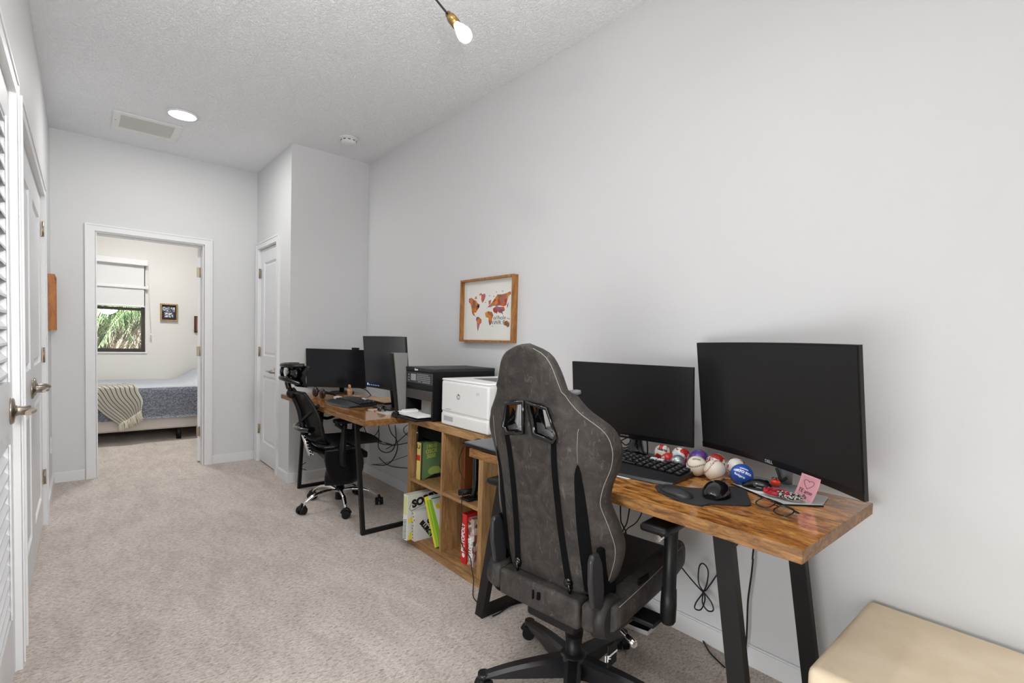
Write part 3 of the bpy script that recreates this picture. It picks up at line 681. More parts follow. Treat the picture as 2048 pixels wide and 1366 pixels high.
# ------------------------------------------------------------ palms outside the bedroom window
def frond(mb, base, az, length, lift, droop, leaf, rnd, n=60, wid=0.0065):
    d = Vector((math.cos(az), math.sin(az), 0)); pts = []
    for i in range(n + 1):
        t = i / n; pts.append(Vector(base) + d * length * t + Vector((0, 0, lift * t - droop * t * t)))
    mb.tube(pts[::4], [0.012, 0.009, 0.006, 0.004], 5)
    side = d.cross(Vector((0, 0, 1)))
    for i in range(3, n + 1):
        t = i / n; L_ = leaf * (0.5 + 0.8 * math.sin(PI * min(1, t * 0.95 + 0.05)))
        for s in (-1, 1):
            tip = pts[i] + side * s * L_ * rnd.uniform(0.35, 0.75) + d * L_ * 0.45 + Vector((0, 0, -L_ * rnd.uniform(0.45, 1.0)))
            mid = pts[i].lerp(tip, 0.5) + Vector((0, 0, L_ * 0.12)); w = d * wid
            mb.add([pts[i] - w, pts[i] + w, mid + w, mid - w, tip], [(0, 1, 2, 3), (3, 2, 4)])
def palm(loc, label, h, seed, n_green, n_dry, r=1.3, spread=(0, 2 * PI)):
    rnd = random.Random(seed); t_ = thing('palm_tree', label, 'palm tree', loc, 0, 'palms outside the bedroom window')
    c = Vector(loc) + Vector((0, 0, h)); mb = MB(); mb.cyl(loc, c, 0.16, 0.13, 14); build('trunk', mb, trunk_m, t_)
    mb = MB()
    for i in range(n_green):
        a = spread[0] + (spread[1] - spread[0]) * (i + rnd.random() * 0.6) / n_green; frond(mb, c, a, r * rnd.uniform(0.8, 1.1), rnd.uniform(0.1, 0.9), rnd.uniform(0.8, 1.5), 0.30, rnd)
    o = build('green_fronds', mb, frond_m, t_); o['kind'] = 'stuff'
    mb = MB()
    for i in range(n_dry):
        a = 2 * PI * (i + rnd.random() * 0.7) / n_dry; frond(mb, c - Vector((0, 0, 0.1 + 0.4 * rnd.random())), a, r * rnd.uniform(0.35, 0.6), rnd.uniform(-0.1, 0.25), rnd.uniform(0.9, 1.4), 0.24, rnd, 40, 0.006)
    o = build('dry_fronds', mb, dryfrond_m, t_); o['kind'] = 'stuff'
palm((0.95, 10.2, -0.6), 'nearer palm with green and dry fronds outside the right of the bedroom window', 2.35, 4, 20, 30)
palm((0.05, 10.8, -0.6), 'palm farther left with pale drooping fronds outside the bedroom window', 2.35, 9, 20, 34)
palm((0.6, 12.2, -0.6), 'hindmost green palm filling the view through the bedroom window', 2.3, 21, 26, 10, 1.9)
mb = MB(); mb.box(-6, 8, 8.4, 16, -0.75, -0.6); g_ = solo('garden_ground', 'ground outside the bedroom window', 'ground', mb, mat('garden_soil', S(90, 96, 70), 0.9)); g_['kind'] = 'structure'

# ------------------------------------------------------------ the two desks
def desk(name, label, x0, x1, y0, y1, zt, th, foot_x, foot_y, top_y, bw, bt, floor_bar=True):
    """rustic board on two splayed flat-bar steel frames; foot_x = (front, back), foot_y / top_y = (near, far) outer faces"""
    t_ = thing(name, label, 'desk', ((x0 + x1) / 2, (y0 + y1) / 2, 0))
    mb = MB(); mb.box(x0, x1, y0, y1, zt - th, zt, 0.0016, 1)
    for f in mb.bm.faces: f.material_index = 0 if abs(f.calc_center_median().z - zt) < 0.0005 else 1
    build('desktop', mb, [rustic_m, rustic_edge_m], t_)
    for k in (0, 1):
        sg = 1 if k == 0 else -1; fy, ty = foot_y[k], top_y[k]; zb = zt - th
        mb = MB()
        for x in foot_x:
            xa, xb = (x, x + bt) if x == foot_x[0] else (x - bt, x)
            v = [(xx, yy, zz) for xx in (xa, xb) for (yy, zz) in ((fy, 0.0), (fy + sg * bw, 0.0), (ty + sg * bw, zb), (ty, zb))]
            mb.add(v, [(3, 2, 1, 0), (4, 5, 6, 7), (0, 1, 5, 4), (1, 2, 6, 5), (2, 3, 7, 6), (3, 0, 4, 7)])
        mb.box(foot_x[0] + bt, foot_x[1] - bt, *sorted((fy, fy + sg * bw)), 0.0, bt)
        mb.box(foot_x[0] + bt, foot_x[1] - bt, *sorted((ty, ty + sg * bw)), zb - bt, zb)
        build('leg_frame', mb, blk_metal, t_)
    return t_
desk('desk', 'rustic wood desk in the foreground with two large dark monitors and baseballs', 1.284, 1.869, 0.417, 1.755, 0.759, 0.036, (1.336, 1.85), (0.505, 1.752), (0.615, 1.600), 0.052, 0.028)
desk('desk', 'rustic wood desk at the far end in the alcove behind the mesh office chair', 1.219, 1.805, 2.675, 4.26, 0.759, 0.036, (1.312, 1.76), (2.895, 4.132), (3.02, 4.03), 0.026, 0.024)

# ------------------------------------------------------------ cube shelf
t_ = thing('cube_shelf', 'oak two by two cube shelf holding printers and board games between the desks', 'shelf', (1.70, 2.297, 0))
sx0, sx1, sy0, sy1, sz = 1.494, 1.885, 1.922, 2.672, 0.766
def part(n_, boxes, m, bev=0.001, label=None, parent=None):
    mb = MB()
    for b in boxes: mb.box(*b, bev, 1)
    return build(n_, mb, m, parent or t_, label)
part('top_panel', [(sx0, sx1, sy0, sy1, sz - 0.042, sz)], oak_h_m)
for y in (sy0, sy1 - 0.037): part('side_panel', [(sx0, sx1, y, y + 0.037, 0.04, sz - 0.042)], oak_m)
part('divider', [(sx0 + 0.002, sx1, 2.289, 2.305, 0.045, sz - 0.042)], oak_m)
for y0, y1 in ((sy0 + 0.037, 2.289), (2.305, sy1 - 0.037)): part('middle_shelf', [(sx0 + 0.001, sx1, y0, y1, 0.378, 0.396)], oak_h_m)
part('bottom_panel', [(sx0, sx1, sy0 + 0.037, sy1 - 0.037, 0.04, 0.056)], oak_h_m)
part('plinth', [(sx0 - 0.006, sx1, sy0 - 0.002, sy1 + 0.002, 0.0, 0.040)], oak_h_m)
part('back_panel', [(sx1, sx1 + 0.004, sy0, sy1, 0.04, sz)], mat('dark_back_board', S(74, 50, 30), 0.6))

# board games and boxes in the shelf
def game_box(name, label, cat, c, h, w, t, yaw, lean, spine_m, cover_m, z0, group='board games in the cube shelf', liney=None):
    """upright box: spine (width t) at -x, cover (depth w) facing -y; lean = top towards +y; c = (x, y) of the spine's bottom centre"""
    M = Matrix.Translation((c[0], c[1], z0)) @ Matrix.Rotation(yaw, 4, 'Z') @ Matrix.Rotation(-lean, 4, 'X')
    th = thing(name, label, cat, M=M, group=group)
    dz = 0.0
    loc = lambda x, y, z: M @ Vector((x, y, z + dz))
    mb = MB(); mb.box(0.002, w, -t / 2, t / 2, 0, h, 0.0012, 1, M); build('box_body', mb, cover_m, th)
    mb = MB(); mb.box(0, 0.003, -t / 2, t / 2, 0.0, h, 0, 1, M); build('spine', mb, spine_m, th)
    R = M.to_3x3()
    return th, loc, R
CG = 'board games in the cube shelf'
zc = 0.056
# white letter-covered box (tallest) sticking out of the lower left cell
th, loc, R = game_box('game_box', 'tall pale board game box with big black lettering sticking out of the lower left cell', 'board game', (1.425, 2.565), 0.268, 0.27, 0.042, 0.04, -0.02, paper_m, mat('pale_cover', S(216, 218, 208), 0.5), zc)
text('lettering', 'SORRY!', 0.062, loc(0.135, -0.0215, 0.225), R @ Vector((0.985, 0, 0.17)), R @ Vector((-0.17, 0, 0.985)), print_blk, th, 0.0004, 1.0, 0.004)
mb = MB()
P_ = [(0.025, 0.172), (0.012, 0.19), (0.03, 0.225), (0.2, 0.262), (0.262, 0.262), (0.25, 0.235), (0.18, 0.21)]
for a, b in zip(P_, P_[1:] + P_[:1]): mb.cyl(loc(a[0], -0.0215, a[1]), loc(b[0], -0.0215, b[1]), 0.0011, seg=5)
build('lettering_outline', mb, print_blk, th)
mb = MB(); mb.prism([(0.008, 0.13), (0.13, 0.15), (0.12, 0.115), (0.01, 0.10)], loc(0, -0.0212, 0), R @ Vector((1, 0, 0)), R @ Vector((0, 0, 1)), R @ Vector((0, -0.0004, 0))); mb.prism([(0.008, 0.0), (0.06, 0.0), (0.05, 0.06), (0.02, 0.04)], loc(0, -0.0212, 0), R @ Vector((1, 0, 0)), R @ Vector((0, 0, 1)), R @ Vector((0, -0.0004, 0))); build('yellow_patch', mb, yellow_m, th)
mb = MB()
for k in range(14): mb.prism([(-0.017, 0.012 + k * 0.0085), (0.017, 0.0 + k * 0.0085 - 0.006 + 0.006), (0.017, 0.0035 + k * 0.0085), (-0.017, 0.0155 + k * 0.0085)], loc(-0.0003, 0, 0), R @ Vector((0, 1, 0)), R @ Vector((0, 0, 1)), R @ Vector((-0.0004, 0, 0)))
build('spine_stripes', mb, mat('dark_teal_print', S(40, 78, 80), 0.6), th)
mb = MB(); mb.prism([(-0.02, 0.15), (0.02, 0.15), (0.02, 0.255), (-0.02, 0.262)], loc(-0.0003, 0, 0), R @ Vector((0, 1, 0)), R @ Vector((0, 0, 1)), R @ Vector((-0.0003, 0, 0))); build('spine_patch', mb, mat('pale_yellow_print', S(222, 226, 160), 0.5), th)
# smaller white box in front of it
th, loc, R = game_box('game_box', 'small white box with slanting black lettering in front of the tall pale box', 'board game', (1.455, 2.520), 0.172, 0.14, 0.034, 0.0, -0.03, mat('speckled_spine', S(214, 210, 200), 0.5), mat('white_cover', S(218, 216, 214), 0.5), zc, liney=None)
text('lettering', 'BLURCH', 0.036, loc(0.078, -0.0175, 0.062), R @ Vector((0.62, 0, -0.78)), R @ Vector((0.78, 0, 0.62)), print_blk, th, 0.0004, 0.9, 0.003)
text('lettering', 'OFF', 0.040, loc(0.106, -0.0175, 0.092), R @ Vector((0.62, 0, -0.78)), R @ Vector((0.78, 0, 0.62)), print_blk, th, 0.0004, 0.9, 0.003)
mb = MB(); mb.prism([(0.098, 0.018), (0.118, 0.03), (0.11, 0.046), (0.09, 0.034)], loc(0, -0.0176, 0), R @ Vector((1, 0, 0)), R @ Vector((0, 0, 1)), R @ Vector((0, -0.0005, 0))); build('green_patch', mb, lime_m, th)
mb = MB(); rnd = random.Random(5)
for k in range(9):
    u, z = rnd.uniform(-0.012, 0.008), 0.012 + k * 0.018; mb.prism([(u, z), (u + 0.009, z + 0.002), (u + 0.006, z + 0.010), (u + 0.001, z + 0.008)], loc(-0.0003, 0, 0), R @ Vector((0, 1, 0)), R @ Vector((0, 0, 1)), R @ Vector((-0.0004, 0, 0)))
build('spine_marks', mb, print_blk, th)
# leaning yellow-green box with coloured dots
th, loc, R = game_box('game_box', 'leaning lime and yellow box with coloured dots on its white cover', 'board game', (1.506, 2.345), 0.285, 0.26, 0.044, 0.0, 0.46, yellow_m, mat('dotted_cover', S(224, 224, 220), 0.5), zc + 0.008)
mb = MB(); mb.box(-0.0006, 0.0, -0.022, 0.000, 0, 0.262, 0, 1, Matrix.Translation((0, 0, 0)) @ MW[th.name]); build('lime_strip', mb, lime_m, th)
mb = MB(); mb.prism([(0.003, 0), (0.035, 0), (0.02, 0.262), (0.003, 0.262)], loc(0, -0.0222, 0), R @ Vector((1, 0, 0)), R @ Vector((0, 0, 1)), R @ Vector((0, -0.0004, 0))); build('lime_edge', mb, lime_m, th)
for k, (u, z, m_) in enumerate(((0.075, 0.185, blue_m), (0.085, 0.145, red_m), (0.10, 0.105, green_m), (0.085, 0.232, green_m), (0.052, 0.218, yellow_m), (0.14, 0.21, yellow_m), (0.15, 0.16, red_m), (0.12, 0.06, yellow_m), (0.17, 0.11, blue_m))):
    mb = MB(); mb.prism([(u + 0.016 * math.cos(i * PI / 8), z + 0.016 * math.sin(i * PI / 8)) for i in range(16)], loc(0, -0.0222, 0), R @ Vector((1, 0, 0)), R @ Vector((0, 0, 1)), R @ Vector((0, -0.0006, 0))); build('printed_dot', mb, m_, th)
mb = MB(); mb.box(0.02, 0.2, -0.024, 0.026, 0.262, 0.268, 0, 1, MW[th.name]); build('lid_edge', mb, green_m, th)
# upper left: yellow spine and green box
th, loc, R = game_box('game_box', 'box with pale yellow spine and green cover in the upper left cell', 'board game', (1.512, 2.575), 0.222, 0.27, 0.040, 0.0, -0.02, mat('worn_yellow_spine', S(226, 206, 118), 0.5), mat('green_cover', S(104, 136, 92), 0.35), 0.397)
mb = MB(); mb.prism([(-0.019, 0.115), (0.019, 0.112), (0.019, 0.145), (-0.019, 0.148)], loc(-0.0004, 0, 0), R @ Vector((0, 1, 0)), R @ Vector((0, 0, 1)), R @ Vector((-0.0005, 0, 0))); build('red_label', mb, red_m, th)
text('lettering', 'C', 0.05, loc(-0.0008, 0, 0.195), R @ Vector((0, 0, 1)), R @ Vector((0, 1, 0)), mat('olive_print', S(110, 90, 40), 0.6), th, 0.0003, 0.7, 0.002)
yg = mat('yellow_green_print', S(190, 196, 88), 0.5)
for k, s_ in enumerate(('19010', 'OSOS', '5050')): text('lettering', s_, 0.034, loc(0.075, -0.0206, 0.196 - k * 0.030), R @ Vector((1, 0, 0.05)), R @ Vector((-0.05, 0, 1)), yg, th, 0.0003, 0.9, 0.001)
mb = MB(); mb.prism([(0.005, 0), (0.015, 0), (0.015, 0.23), (0.005, 0.23)], loc(0, -0.0203, 0), R @ Vector((1, 0, 0)), R @ Vector((0, 0, 1)), R @ Vector((0, -0.0004, 0))); build('dark_edge', mb, mat('brown_edge', S(70, 62, 40), 0.5), th)
mb = MB(); mb.prism([(0.10 + 0.045 * math.cos(a * PI / 10), 0.045 + 0.026 * math.sin(a * PI / 10)) for a in range(20)], loc(0, -0.0204, 0), R @ Vector((1, 0, 0)), R @ Vector((0, 0, 1)), R @ Vector((0, -0.0004, 0))); build('pale_swirl', mb, mat('pale_green_print', S(162, 182, 96), 0.5), th)
mb = MB(); mb.tube([loc(0.185, -0.021, 0.20), loc(0.175, -0.021, 0.14), loc(0.145, -0.021, 0.09), loc(0.14, -0.021, 0.05)], 0.0015, 5, smooth_n=4); mb.prism([(0.03, 0.0), (0.2, 0.0), (0.2, 0.02), (0.1, 0.024)], loc(0, -0.0205, 0), R @ Vector((1, 0, 0)), R @ Vector((0, 0, 1)), R @ Vector((0, -0.0004, 0))); build('dark_stroke', mb, print_blk, th)
# lower right: red box and mixed box
th, loc, R = game_box('game_box', 'red game box with white lettering down its spine in the lower right cell', 'board game', (1.520, 2.107), 0.262, 0.27, 0.046, 0.0, 0.0, red_m, mat('red_cover', S(190, 34, 34), 0.4), zc)
text('lettering', 'PICTOPOLY', 0.040, loc(-0.0006, 0.004, 0.135), R @ Vector((0, 0, 1)), R @ Vector((0, 1, 0)), print_wht, th, 0.0003, 0.72, 0.001)
mb = MB(); mb.cyl(loc(-0.0006, 0, 0.042), loc(0.0, 0, 0.042), 0.012, seg=18); build('white_spot', mb, print_wht, th)
photo_m = mat('photo_cover', S(150, 130, 120), 0.5); v = coords(photo_m); vo = N(photo_m, 'ShaderNodeTexVoronoi'); vo.inputs['Scale'].default_value = 42; Lk(photo_m, v, vo.inputs['Vector'])
sp = N(photo_m, 'ShaderNodeSeparateColor'); Lk(photo_m, vo.outputs['Color'], sp.inputs[0]); Lk(photo_m, ramp(photo_m, sp.outputs[0], [(0.0, S(30, 30, 34)), (0.3, S(190, 170, 150)), (0.55, S(226, 222, 216)), (0.75, S(160, 50, 44)), (0.95, S(90, 76, 64))]), bsdf(photo_m).inputs['Base Color'])
th, loc, R = game_box('game_box', 'photo-covered game box beside the red one in the lower right cell', 'board game', (1.528, 2.055), 0.250, 0.26, 0.050, 0.0, 0.0, photo_m, photo_m, zc)
text('lettering', 'MILLONIA', 0.036, loc(-0.0006, 0.0, 0.09), R @ Vector((0, 0.1, 1)), R @ Vector((0, 1, -0.1)), print_wht, th, 0.0003, 0.7, 0.003)
t_ = thing('storage_case', 'black case filling the upper left shelf cell above and behind the green box', 'case', (1.75, 2.46, 0.3965))
mb = MB(); mb.box(1.790, 1.882, 2.312, 2.630, 0.397, 0.715, 0.012, 3); mb.box(1.535, 1.80, 2.602, 2.632, 0.397, 0.715, 0.008, 3); mb.box(1.545, 1.80, 2.315, 2.615, 0.640, 0.715, 0.012, 3); build('case_body', mb, blk_matte, t_)
mb = MB(); mb.tube([(1.533, 2.617, 0.42), (1.529, 2.617, 0.55), (1.533, 2.617, 0.70)], 0.006, 8, smooth_n=4); build('strap', mb, blk_plastic, t_)
mb = MB(); mb.ball((1.527, 2.617, 0.67), 0.006, (1, 1, 1), 10); mb.ball((1.527, 2.617, 0.43), 0.006, (1, 1, 1), 10); build('rivet', mb, chrome_m, t_)
# upper right: wooden panel, bottle, adapter
mb = MB(); mb.box(1.60, 1.86, 2.225, 2.262, 0.397, 0.66, 0.003); solo('wooden_board', 'reddish brown board standing in the upper right shelf cell', 'board', mb, mat('reddish_board', S(112, 60, 28), 0.5))
t_ = thing('jar', 'dark glass jar in the upper right cell by the side panel', 'jar', (1.575, 2.005, 0.396))
mb = MB(); mb.lathe([(0.001, 0), (0.036, 0), (0.038, 0.006), (0.038, 0.09), (0.028, 0.108), (0.026, 0.118), (0.001, 0.118)], (1.575, 2.005, 0.396), None, 28); build('jar_body', mb, mat('smoky_glass', S(52, 52, 40), 0.1, coat=0.5), t_)
mb = MB(); mb.lathe([(0.001, 0.112), (0.029, 0.112), (0.029, 0.134), (0.001, 0.136)], (1.575, 2.005, 0.396), None, 28); build('lid', mb, blk_plastic, t_)
t_ = thing('clip_device', 'small black clip device standing in the upper right shelf cell', 'device', (1.54, 2.09, 0.396))
mb = MB(); mb.cbox((1.55, 2.09, 0.402), (0.09, 0.07, 0.012), 0.004); build('foot', mb, blk_plastic, t_)
mb = MB(); mb.tube([(1.555, 2.085, 0.405), (1.56, 2.07, 0.48), (1.56, 2.07, 0.66)], 0.017, 12, smooth_n=4); build('stem', mb, blk_gloss, t_)
mb = MB(); mb.tube([(1.495, 2.13, 0.430), (1.56, 2.085, 0.440)], 0.016, 12); build('plug', mb, blk_plastic, t_)

# ------------------------------------------------------------ black multifunction printer
PZ = 0.767
t_ = thing('printer', 'black multifunction printer with white paper in its tray beside the white printer', 'printer', (1.70, 2.545, PZ))
x0, x1, y0, y1 = 1.487, 1.93, 2.392, 2.700
mb = MB()
mb.box(x0 + 0.004, x1, y0, y0 + 0.018, PZ + 0.004, 1.062); mb.box(x0 + 0.004, x1, y1 - 0.018, y1, PZ + 0.004, 1.062)
mb.box(x0 + 0.004, x1, y0 + 0.018, y1 - 0.018, 0.955, 1.062); mb.box(x0 + 0.16, x1, y0 + 0.018, y1 - 0.018, PZ + 0.004, 0.955)
mb.box(x0 + 0.010, x0 + 0.16, y0 + 0.018, y1 - 0.018, 0.905, 0.955)
mb.box(x0 + 0.012, x0 + 0.16, y0 + 0.018, y1 - 0.018, PZ + 0.004, PZ + 0.020)
build('body', mb, blk_plastic, t_)
mb = MB(); mb.box(x0, x1 + 0.002, y0 - 0.002, y1 + 0.002, 1.045, 1.066, 0.004, 2); build('lid', mb, mat('matte_black_lid', S(34, 34, 36), 0.5), t_)
mb = MB(); mb.box(x0 - 0.003, x0 + 0.006, y0 + 0.004, y1 - 0.012, 0.972, 1.036, 0.003); cp = build('control_panel', mb, dgrey_plastic, t_)
mb = MB(); mb.box(x0 - 0.0045, x0 - 0.002, 2.575, 2.630, 0.988, 1.026); build('display', mb, mat('pale_lcd', S(160, 164, 160), 0.3), cp)
mb = MB()
for i in range(9):
    for j in range(5):
        if (i, j) in ((0, 0), (8, 4), (3, 0)): continue
        mb.box(x0 - 0.0045, x0 - 0.002, 2.552 - i * 0.0165, 2.561 - i * 0.0165, 0.981 + j * 0.0105, 0.987 + j * 0.0105)
for j in range(3): mb.box(x0 - 0.0045, x0 - 0.002, 2.650, 2.662, 0.984 + j * 0.016, 0.990 + j * 0.016)
build('buttons', mb, mat('grey_buttons', S(150, 150, 152), 0.4), cp)
text('logo', 'Epson', 0.015, (x0 - 0.0005, 2.575, 1.053), (0, -1, 0), UP, print_wht, t_, 0.0003, 1.0, 0.0008)
mb = MB(); mb.box(x0 + 0.0, x0 + 0.012, y0 + 0.010, y1 - 0.010, 0.880, 0.935, 0.003); build('front_flap', mb, mat('brown_grey_flap', S(62, 58, 56), 0.4), t_)
mb = MB(); mb.box(x0 + 0.02, x0 + 0.10, y0 + 0.02, 2.545, 0.80, 0.88, 0.002); build('paper_guide', mb, mat('grey_guide', S(112, 108, 104), 0.5), t_)
mb = MB(); mb.box(x0 - 0.085, x0 + 0.011, y0 + 0.035, y1, PZ + 0.001, PZ + 0.013, 0.003); mb.box(x0 - 0.085, x0 - 0.06, y1 - 0.05, y1, PZ + 0.010, PZ + 0.030, 0.004); build('output_tray', mb, blk_plastic, t_)
mb = MB(); mb.box(x0 - 0.068, x0 + 0.15, y0 + 0.045, y1 - 0.050, PZ + 0.0205, PZ + 0.034); solo('paper_stack', 'white paper stack lying in the black printer tray', 'paper', mb, paper_m)
mb = MB(); mb.prism([(0, 0), (0.085, 0.0), (0.085, 0.030), (0.05, 0.034), (0.03, 0.018), (0, 0.02)], (x0 - 0.058, y1 - 0.018, PZ + 0.0135), (0, -1, 0), UP, (0.09, 0, 0)); solo('folded_paper', 'crumpled white slip at the left of the black printer tray', 'paper', mb, paper_m)

# ------------------------------------------------------------ white laser printer
t_ = thing('laser_printer', 'white laser printer with a round grey logo on the oak shelf', 'printer', (1.70, 2.12, PZ))
x0, x1, y0, y1, zt = 1.500, 1.955, 1.903, 2.322, 1.022
mb = MB(); mb.box(x0 + 0.004, x1, y0 + 0.004, y1, PZ + 0.001, zt - 0.004, 0.012, 3)
build('body', mb, offwhite_plastic, t_)
mb = MB(); mb.box(x0, x0 + 0.05, y0, y1, PZ + 0.072, zt - 0.012, 0.012, 3); fp = build('front_cover', mb, offwhite_plastic, t_)
mb = MB(); mb.box(x0, x0 + 0.05, y0, y1, PZ + 0.001, PZ + 0.069, 0.010, 3); dr = build('paper_drawer', mb, offwhite_plastic, t_)
mb = MB(); mb.box(x0 - 0.0006, x0 + 0.001, 2.205, 2.292, PZ + 0.026, PZ + 0.052, 0.0005, 1); build('handle_recess', mb, mat('shaded_recess_grey', S(176, 176, 178), 0.5), dr)
mb = MB(); mb.box(x0 + 0.001, x1, y0 + 0.001, y1, zt - 0.012, zt, 0.006, 2); build('top_cover', mb, mat('bright_white_plastic', S(240, 240, 240), 0.4), t_)
mb = MB(); mb.prism([(0.0, 0), (0.26, 0), (0.26, 0.22), (0.03, 0.26)], (x0 + 0.11, y0 + 0.05, zt), (1, 0, 0), (0, 1, 0), (0, 0, 0.0015)); build('output_tray', mb, mat('grey_output_tray', S(108, 108, 110), 0.5), t_)
mb = MB()
for k in range(12): mb.box(x0 + 0.075 + k * 0.016, x0 + 0.083 + k * 0.016, y0 + 0.0015, y0 + 0.004, PZ + 0.03, zt - 0.03)
build('side_ribs', mb, mat('rib_grey', S(170, 172, 178), 0.5), t_)
mb = MB(); c_ = [(1.5, 2.158, 0.933)][0]; mb.cyl((x0 - 0.0006, c_[1], c_[2]), (x0 + 0.002, c_[1], c_[2]), 0.0145, seg=32); lg = build('logo', mb, mat('logo_grey', S(84, 86, 90), 0.4), fp)
text('lettering', 'hp', 0.026, (x0 - 0.0009, c_[1], c_[2] + 0.001), (0, -1, 0), UP, print_wht, lg, 0.0003, 0.9, 0.0005, 0.25)
mb = MB(); mb.box(x0 - 0.0006, x0 + 0.001, 1.975, 2.002, 0.955, 0.970, 0.001, 1); build('badge', mb, mat('pale_badge', S(205, 205, 205), 0.4), fp)
text('model_lettering', 'LaserJet Pro', 0.011, (x0 - 0.0006, 2.250, PZ + 0.092), (0, -1, 0), UP, mat('pale_print', S(170, 172, 176), 0.5), fp, 0.0003)

# ------------------------------------------------------------ monitors
def mon_matrix(c, yaw, tilt):
    """local frame: x = to the right as seen from the front, z = up the screen, -y = towards the viewer"""
    ya, ti = math.radians(yaw), math.radians(tilt)
    R = Matrix.Rotation(ya, 3, 'Z'); n = R @ Vector((-math.cos(ti), 0, math.sin(ti))); u = R @ Vector((math.sin(ti), 0, math.cos(ti))); r = R @ Vector((0, -1, 0))
    M = Matrix((r, -n, u)).transposed().to_4x4(); M.translation = Vector(c); return M
def monitor(label, c, yaw, tilt, w, h, sag, scr, bez=(0.006, 0.006, 0.020), base=None, neck_col=None, base_m=None, logo=None, depth=0.03, group=None):
    M = mon_matrix(c, yaw, tilt)
    bx, by = c[0], c[1]
    t_ = thing('monitor', label, 'monitor', (base[0], base[1], 0.76) if base else (c[0], c[1], 0.76), 0, group)
    nseg = 24 if sag else 2
    def cv(x): return -sag * (2 * x / w) ** 2      # edges come forward
    def shell(a0, a1, z0, z1, f, k, rnd=0.0):
        mb = MB(); rings = []
        for i in range(nseg + 1):
            x = a0 + (a1 - a0) * i / nseg; y = cv(x)
            rings.append([M @ Vector((x, y + f, z0)), M @ Vector((x, y + f, z1)), M @ Vector((x, y + k, z1)), M @ Vector((x, y + k, z0))])
        mb.ring_loft(rings, True, True, False); return mb
    build('casing', shell(-w / 2, w / 2, -h / 2, h / 2, 0.0, 0.012), bezel_m, t_)
    mb = MB(); mb.box(-w * 0.36, w * 0.36, 0.010 - 0.0, depth + 0.012, -h * 0.38, h * 0.36, 0.012, 3, M); build('rear_housing', mb, blk_plastic, t_)
    sc_ = build('screen', shell(-w / 2 + bez[0], w / 2 - bez[0], -h / 2 + bez[2], h / 2 - bez[1], -0.0009, 0.004), scr, t_)
    mb = shell(-w / 2, w / 2, -h / 2, -h / 2 + bez[2], -0.0018, 0.0); build('lower_bezel', mb, bezel_m, t_)
    if logo: text('logo', logo[0], logo[1], M @ Vector((logo[2], cv(logo[2]) - 0.0022, -h / 2 + bez[2] * 0.5)), M.to_3x3() @ Vector((1, 0, 0)), M.to_3x3() @ Vector((0, 0, 1)), mat('bezel_logo', S(190, 190, 192), 0.4), t_, 0.0003)
    return t_, M
# foreground desk, left screen
t_, M = monitor('flat black monitor behind the gaming chair on the foreground desk', (1.748, 1.26, 0.992), 11.8, -6.6, 0.54, 0.32, 0.0, screen_m, (0.006, 0.006, 0.022), (1.80, 1.235), logo=('SAMSUNG', 0.0085, -0.02))
mb = MB(); mb.ring_loft([[Vector((1.790 + dx, 1.245 + dy, z)) for dx, dy in ((-0.012, -wy), (0.012, -wy), (0.012, wy), (-0.012, wy))] for z, wy in ((0.768, 0.060), (0.785, 0.034), (0.82, 0.024), (0.90, 0.022))]); build('neck', mb, blk_gloss, t_)
mb = MB(); mb.prism([(-0.11, -0.13), (-0.02, -0.14), (0.05, -0.05), (0.05, 0.05), (-0.02, 0.14), (-0.11, 0.13), (-0.075, 0.0)], (1.80, 1.235, 0.7595), (1, 0, 0), (0, 1, 0), (0, 0, 0.010), 0.003); build('base', mb, blk_gloss, t_)
# foreground desk, big curved screen
t_, M = monitor('large curved black monitor with a pink note on the foreground desk', (1.746, 0.681, 1.043), -27.2, -6.8, 0.71, 0.42, 0.034, screen_m, (0.007, 0.007, 0.022), (1.83, 0.72), logo=('DELL', 0.016, -0.03), depth=0.03)
mb = MB(); mb.tube([(1.84, 0.665, 0.765), (1.845, 0.66, 0.92)], 0.022, 16); build('neck', mb, mat('silver_grey_stand', S(150, 152, 156), 0.35, metal=0.5), t_)
mb = MB(); mb.prism([(-0.12, -0.09), (0.02, -0.10), (0.03, 0.10), (-0.12, 0.09), (-0.09, 0.03), (-0.09, -0.03)], (1.82, 0.67, 0.7595), (1, 0, 0), (0, 1, 0), (0, 0, 0.010), 0.003); build('base', mb, MATS['silver_grey_stand'], t_)
# far desk
t_, M = monitor('dark landscape monitor with a webcam at the far end of the alcove desk', (1.596, 4.075, 0.97), 48, -3.9, 0.50, 0.32, 0.0, screen2_m, (0.006, 0.006, 0.014), (1.66, 4.12))
mb = MB(); mb.tube([(1.665, 4.115, 0.765), (1.655, 4.105, 0.93)], 0.02, 12); build('neck', mb, blk_plastic, t_)
mb = MB(); mb.cyl((1.665, 4.115, 0.7595), (1.665, 4.115, 0.770), 0.10, seg=30); build('base', mb, blk_plastic, t_)
w_ = thing('webcam', 'small black webcam clipped on top of the far landscape monitor', 'webcam', tuple(M @ Vector((0.165, 0.0, 0.161))))
mb = MB(); mb.box(0.135, 0.195, -0.014, 0.012, 0.161, 0.178, 0.005, 2, M); build('camera_body', mb, blk_plastic, w_)
mb = MB(); mb.cyl(M @ Vector((0.165, -0.0165, 0.1695)), M @ Vector((0.165, -0.013, 0.1695)), 0.006, seg=14); build('lens', mb, blk_gloss, w_)
t_, M = monitor('curved monitor with a lit row of taskbar icons on the alcove desk', (1.535, 3.041, 1.065), -0.2, -4.9, 0.61, 0.36, 0.022, screen2_m, (0.005, 0.005, 0.012), (1.60, 3.05))
mb = MB(); mb.tube([(1.60, 3.05, 0.765), (1.57, 3.05, 1.0)], 0.02, 12); build('neck', mb, blk_plastic, t_)
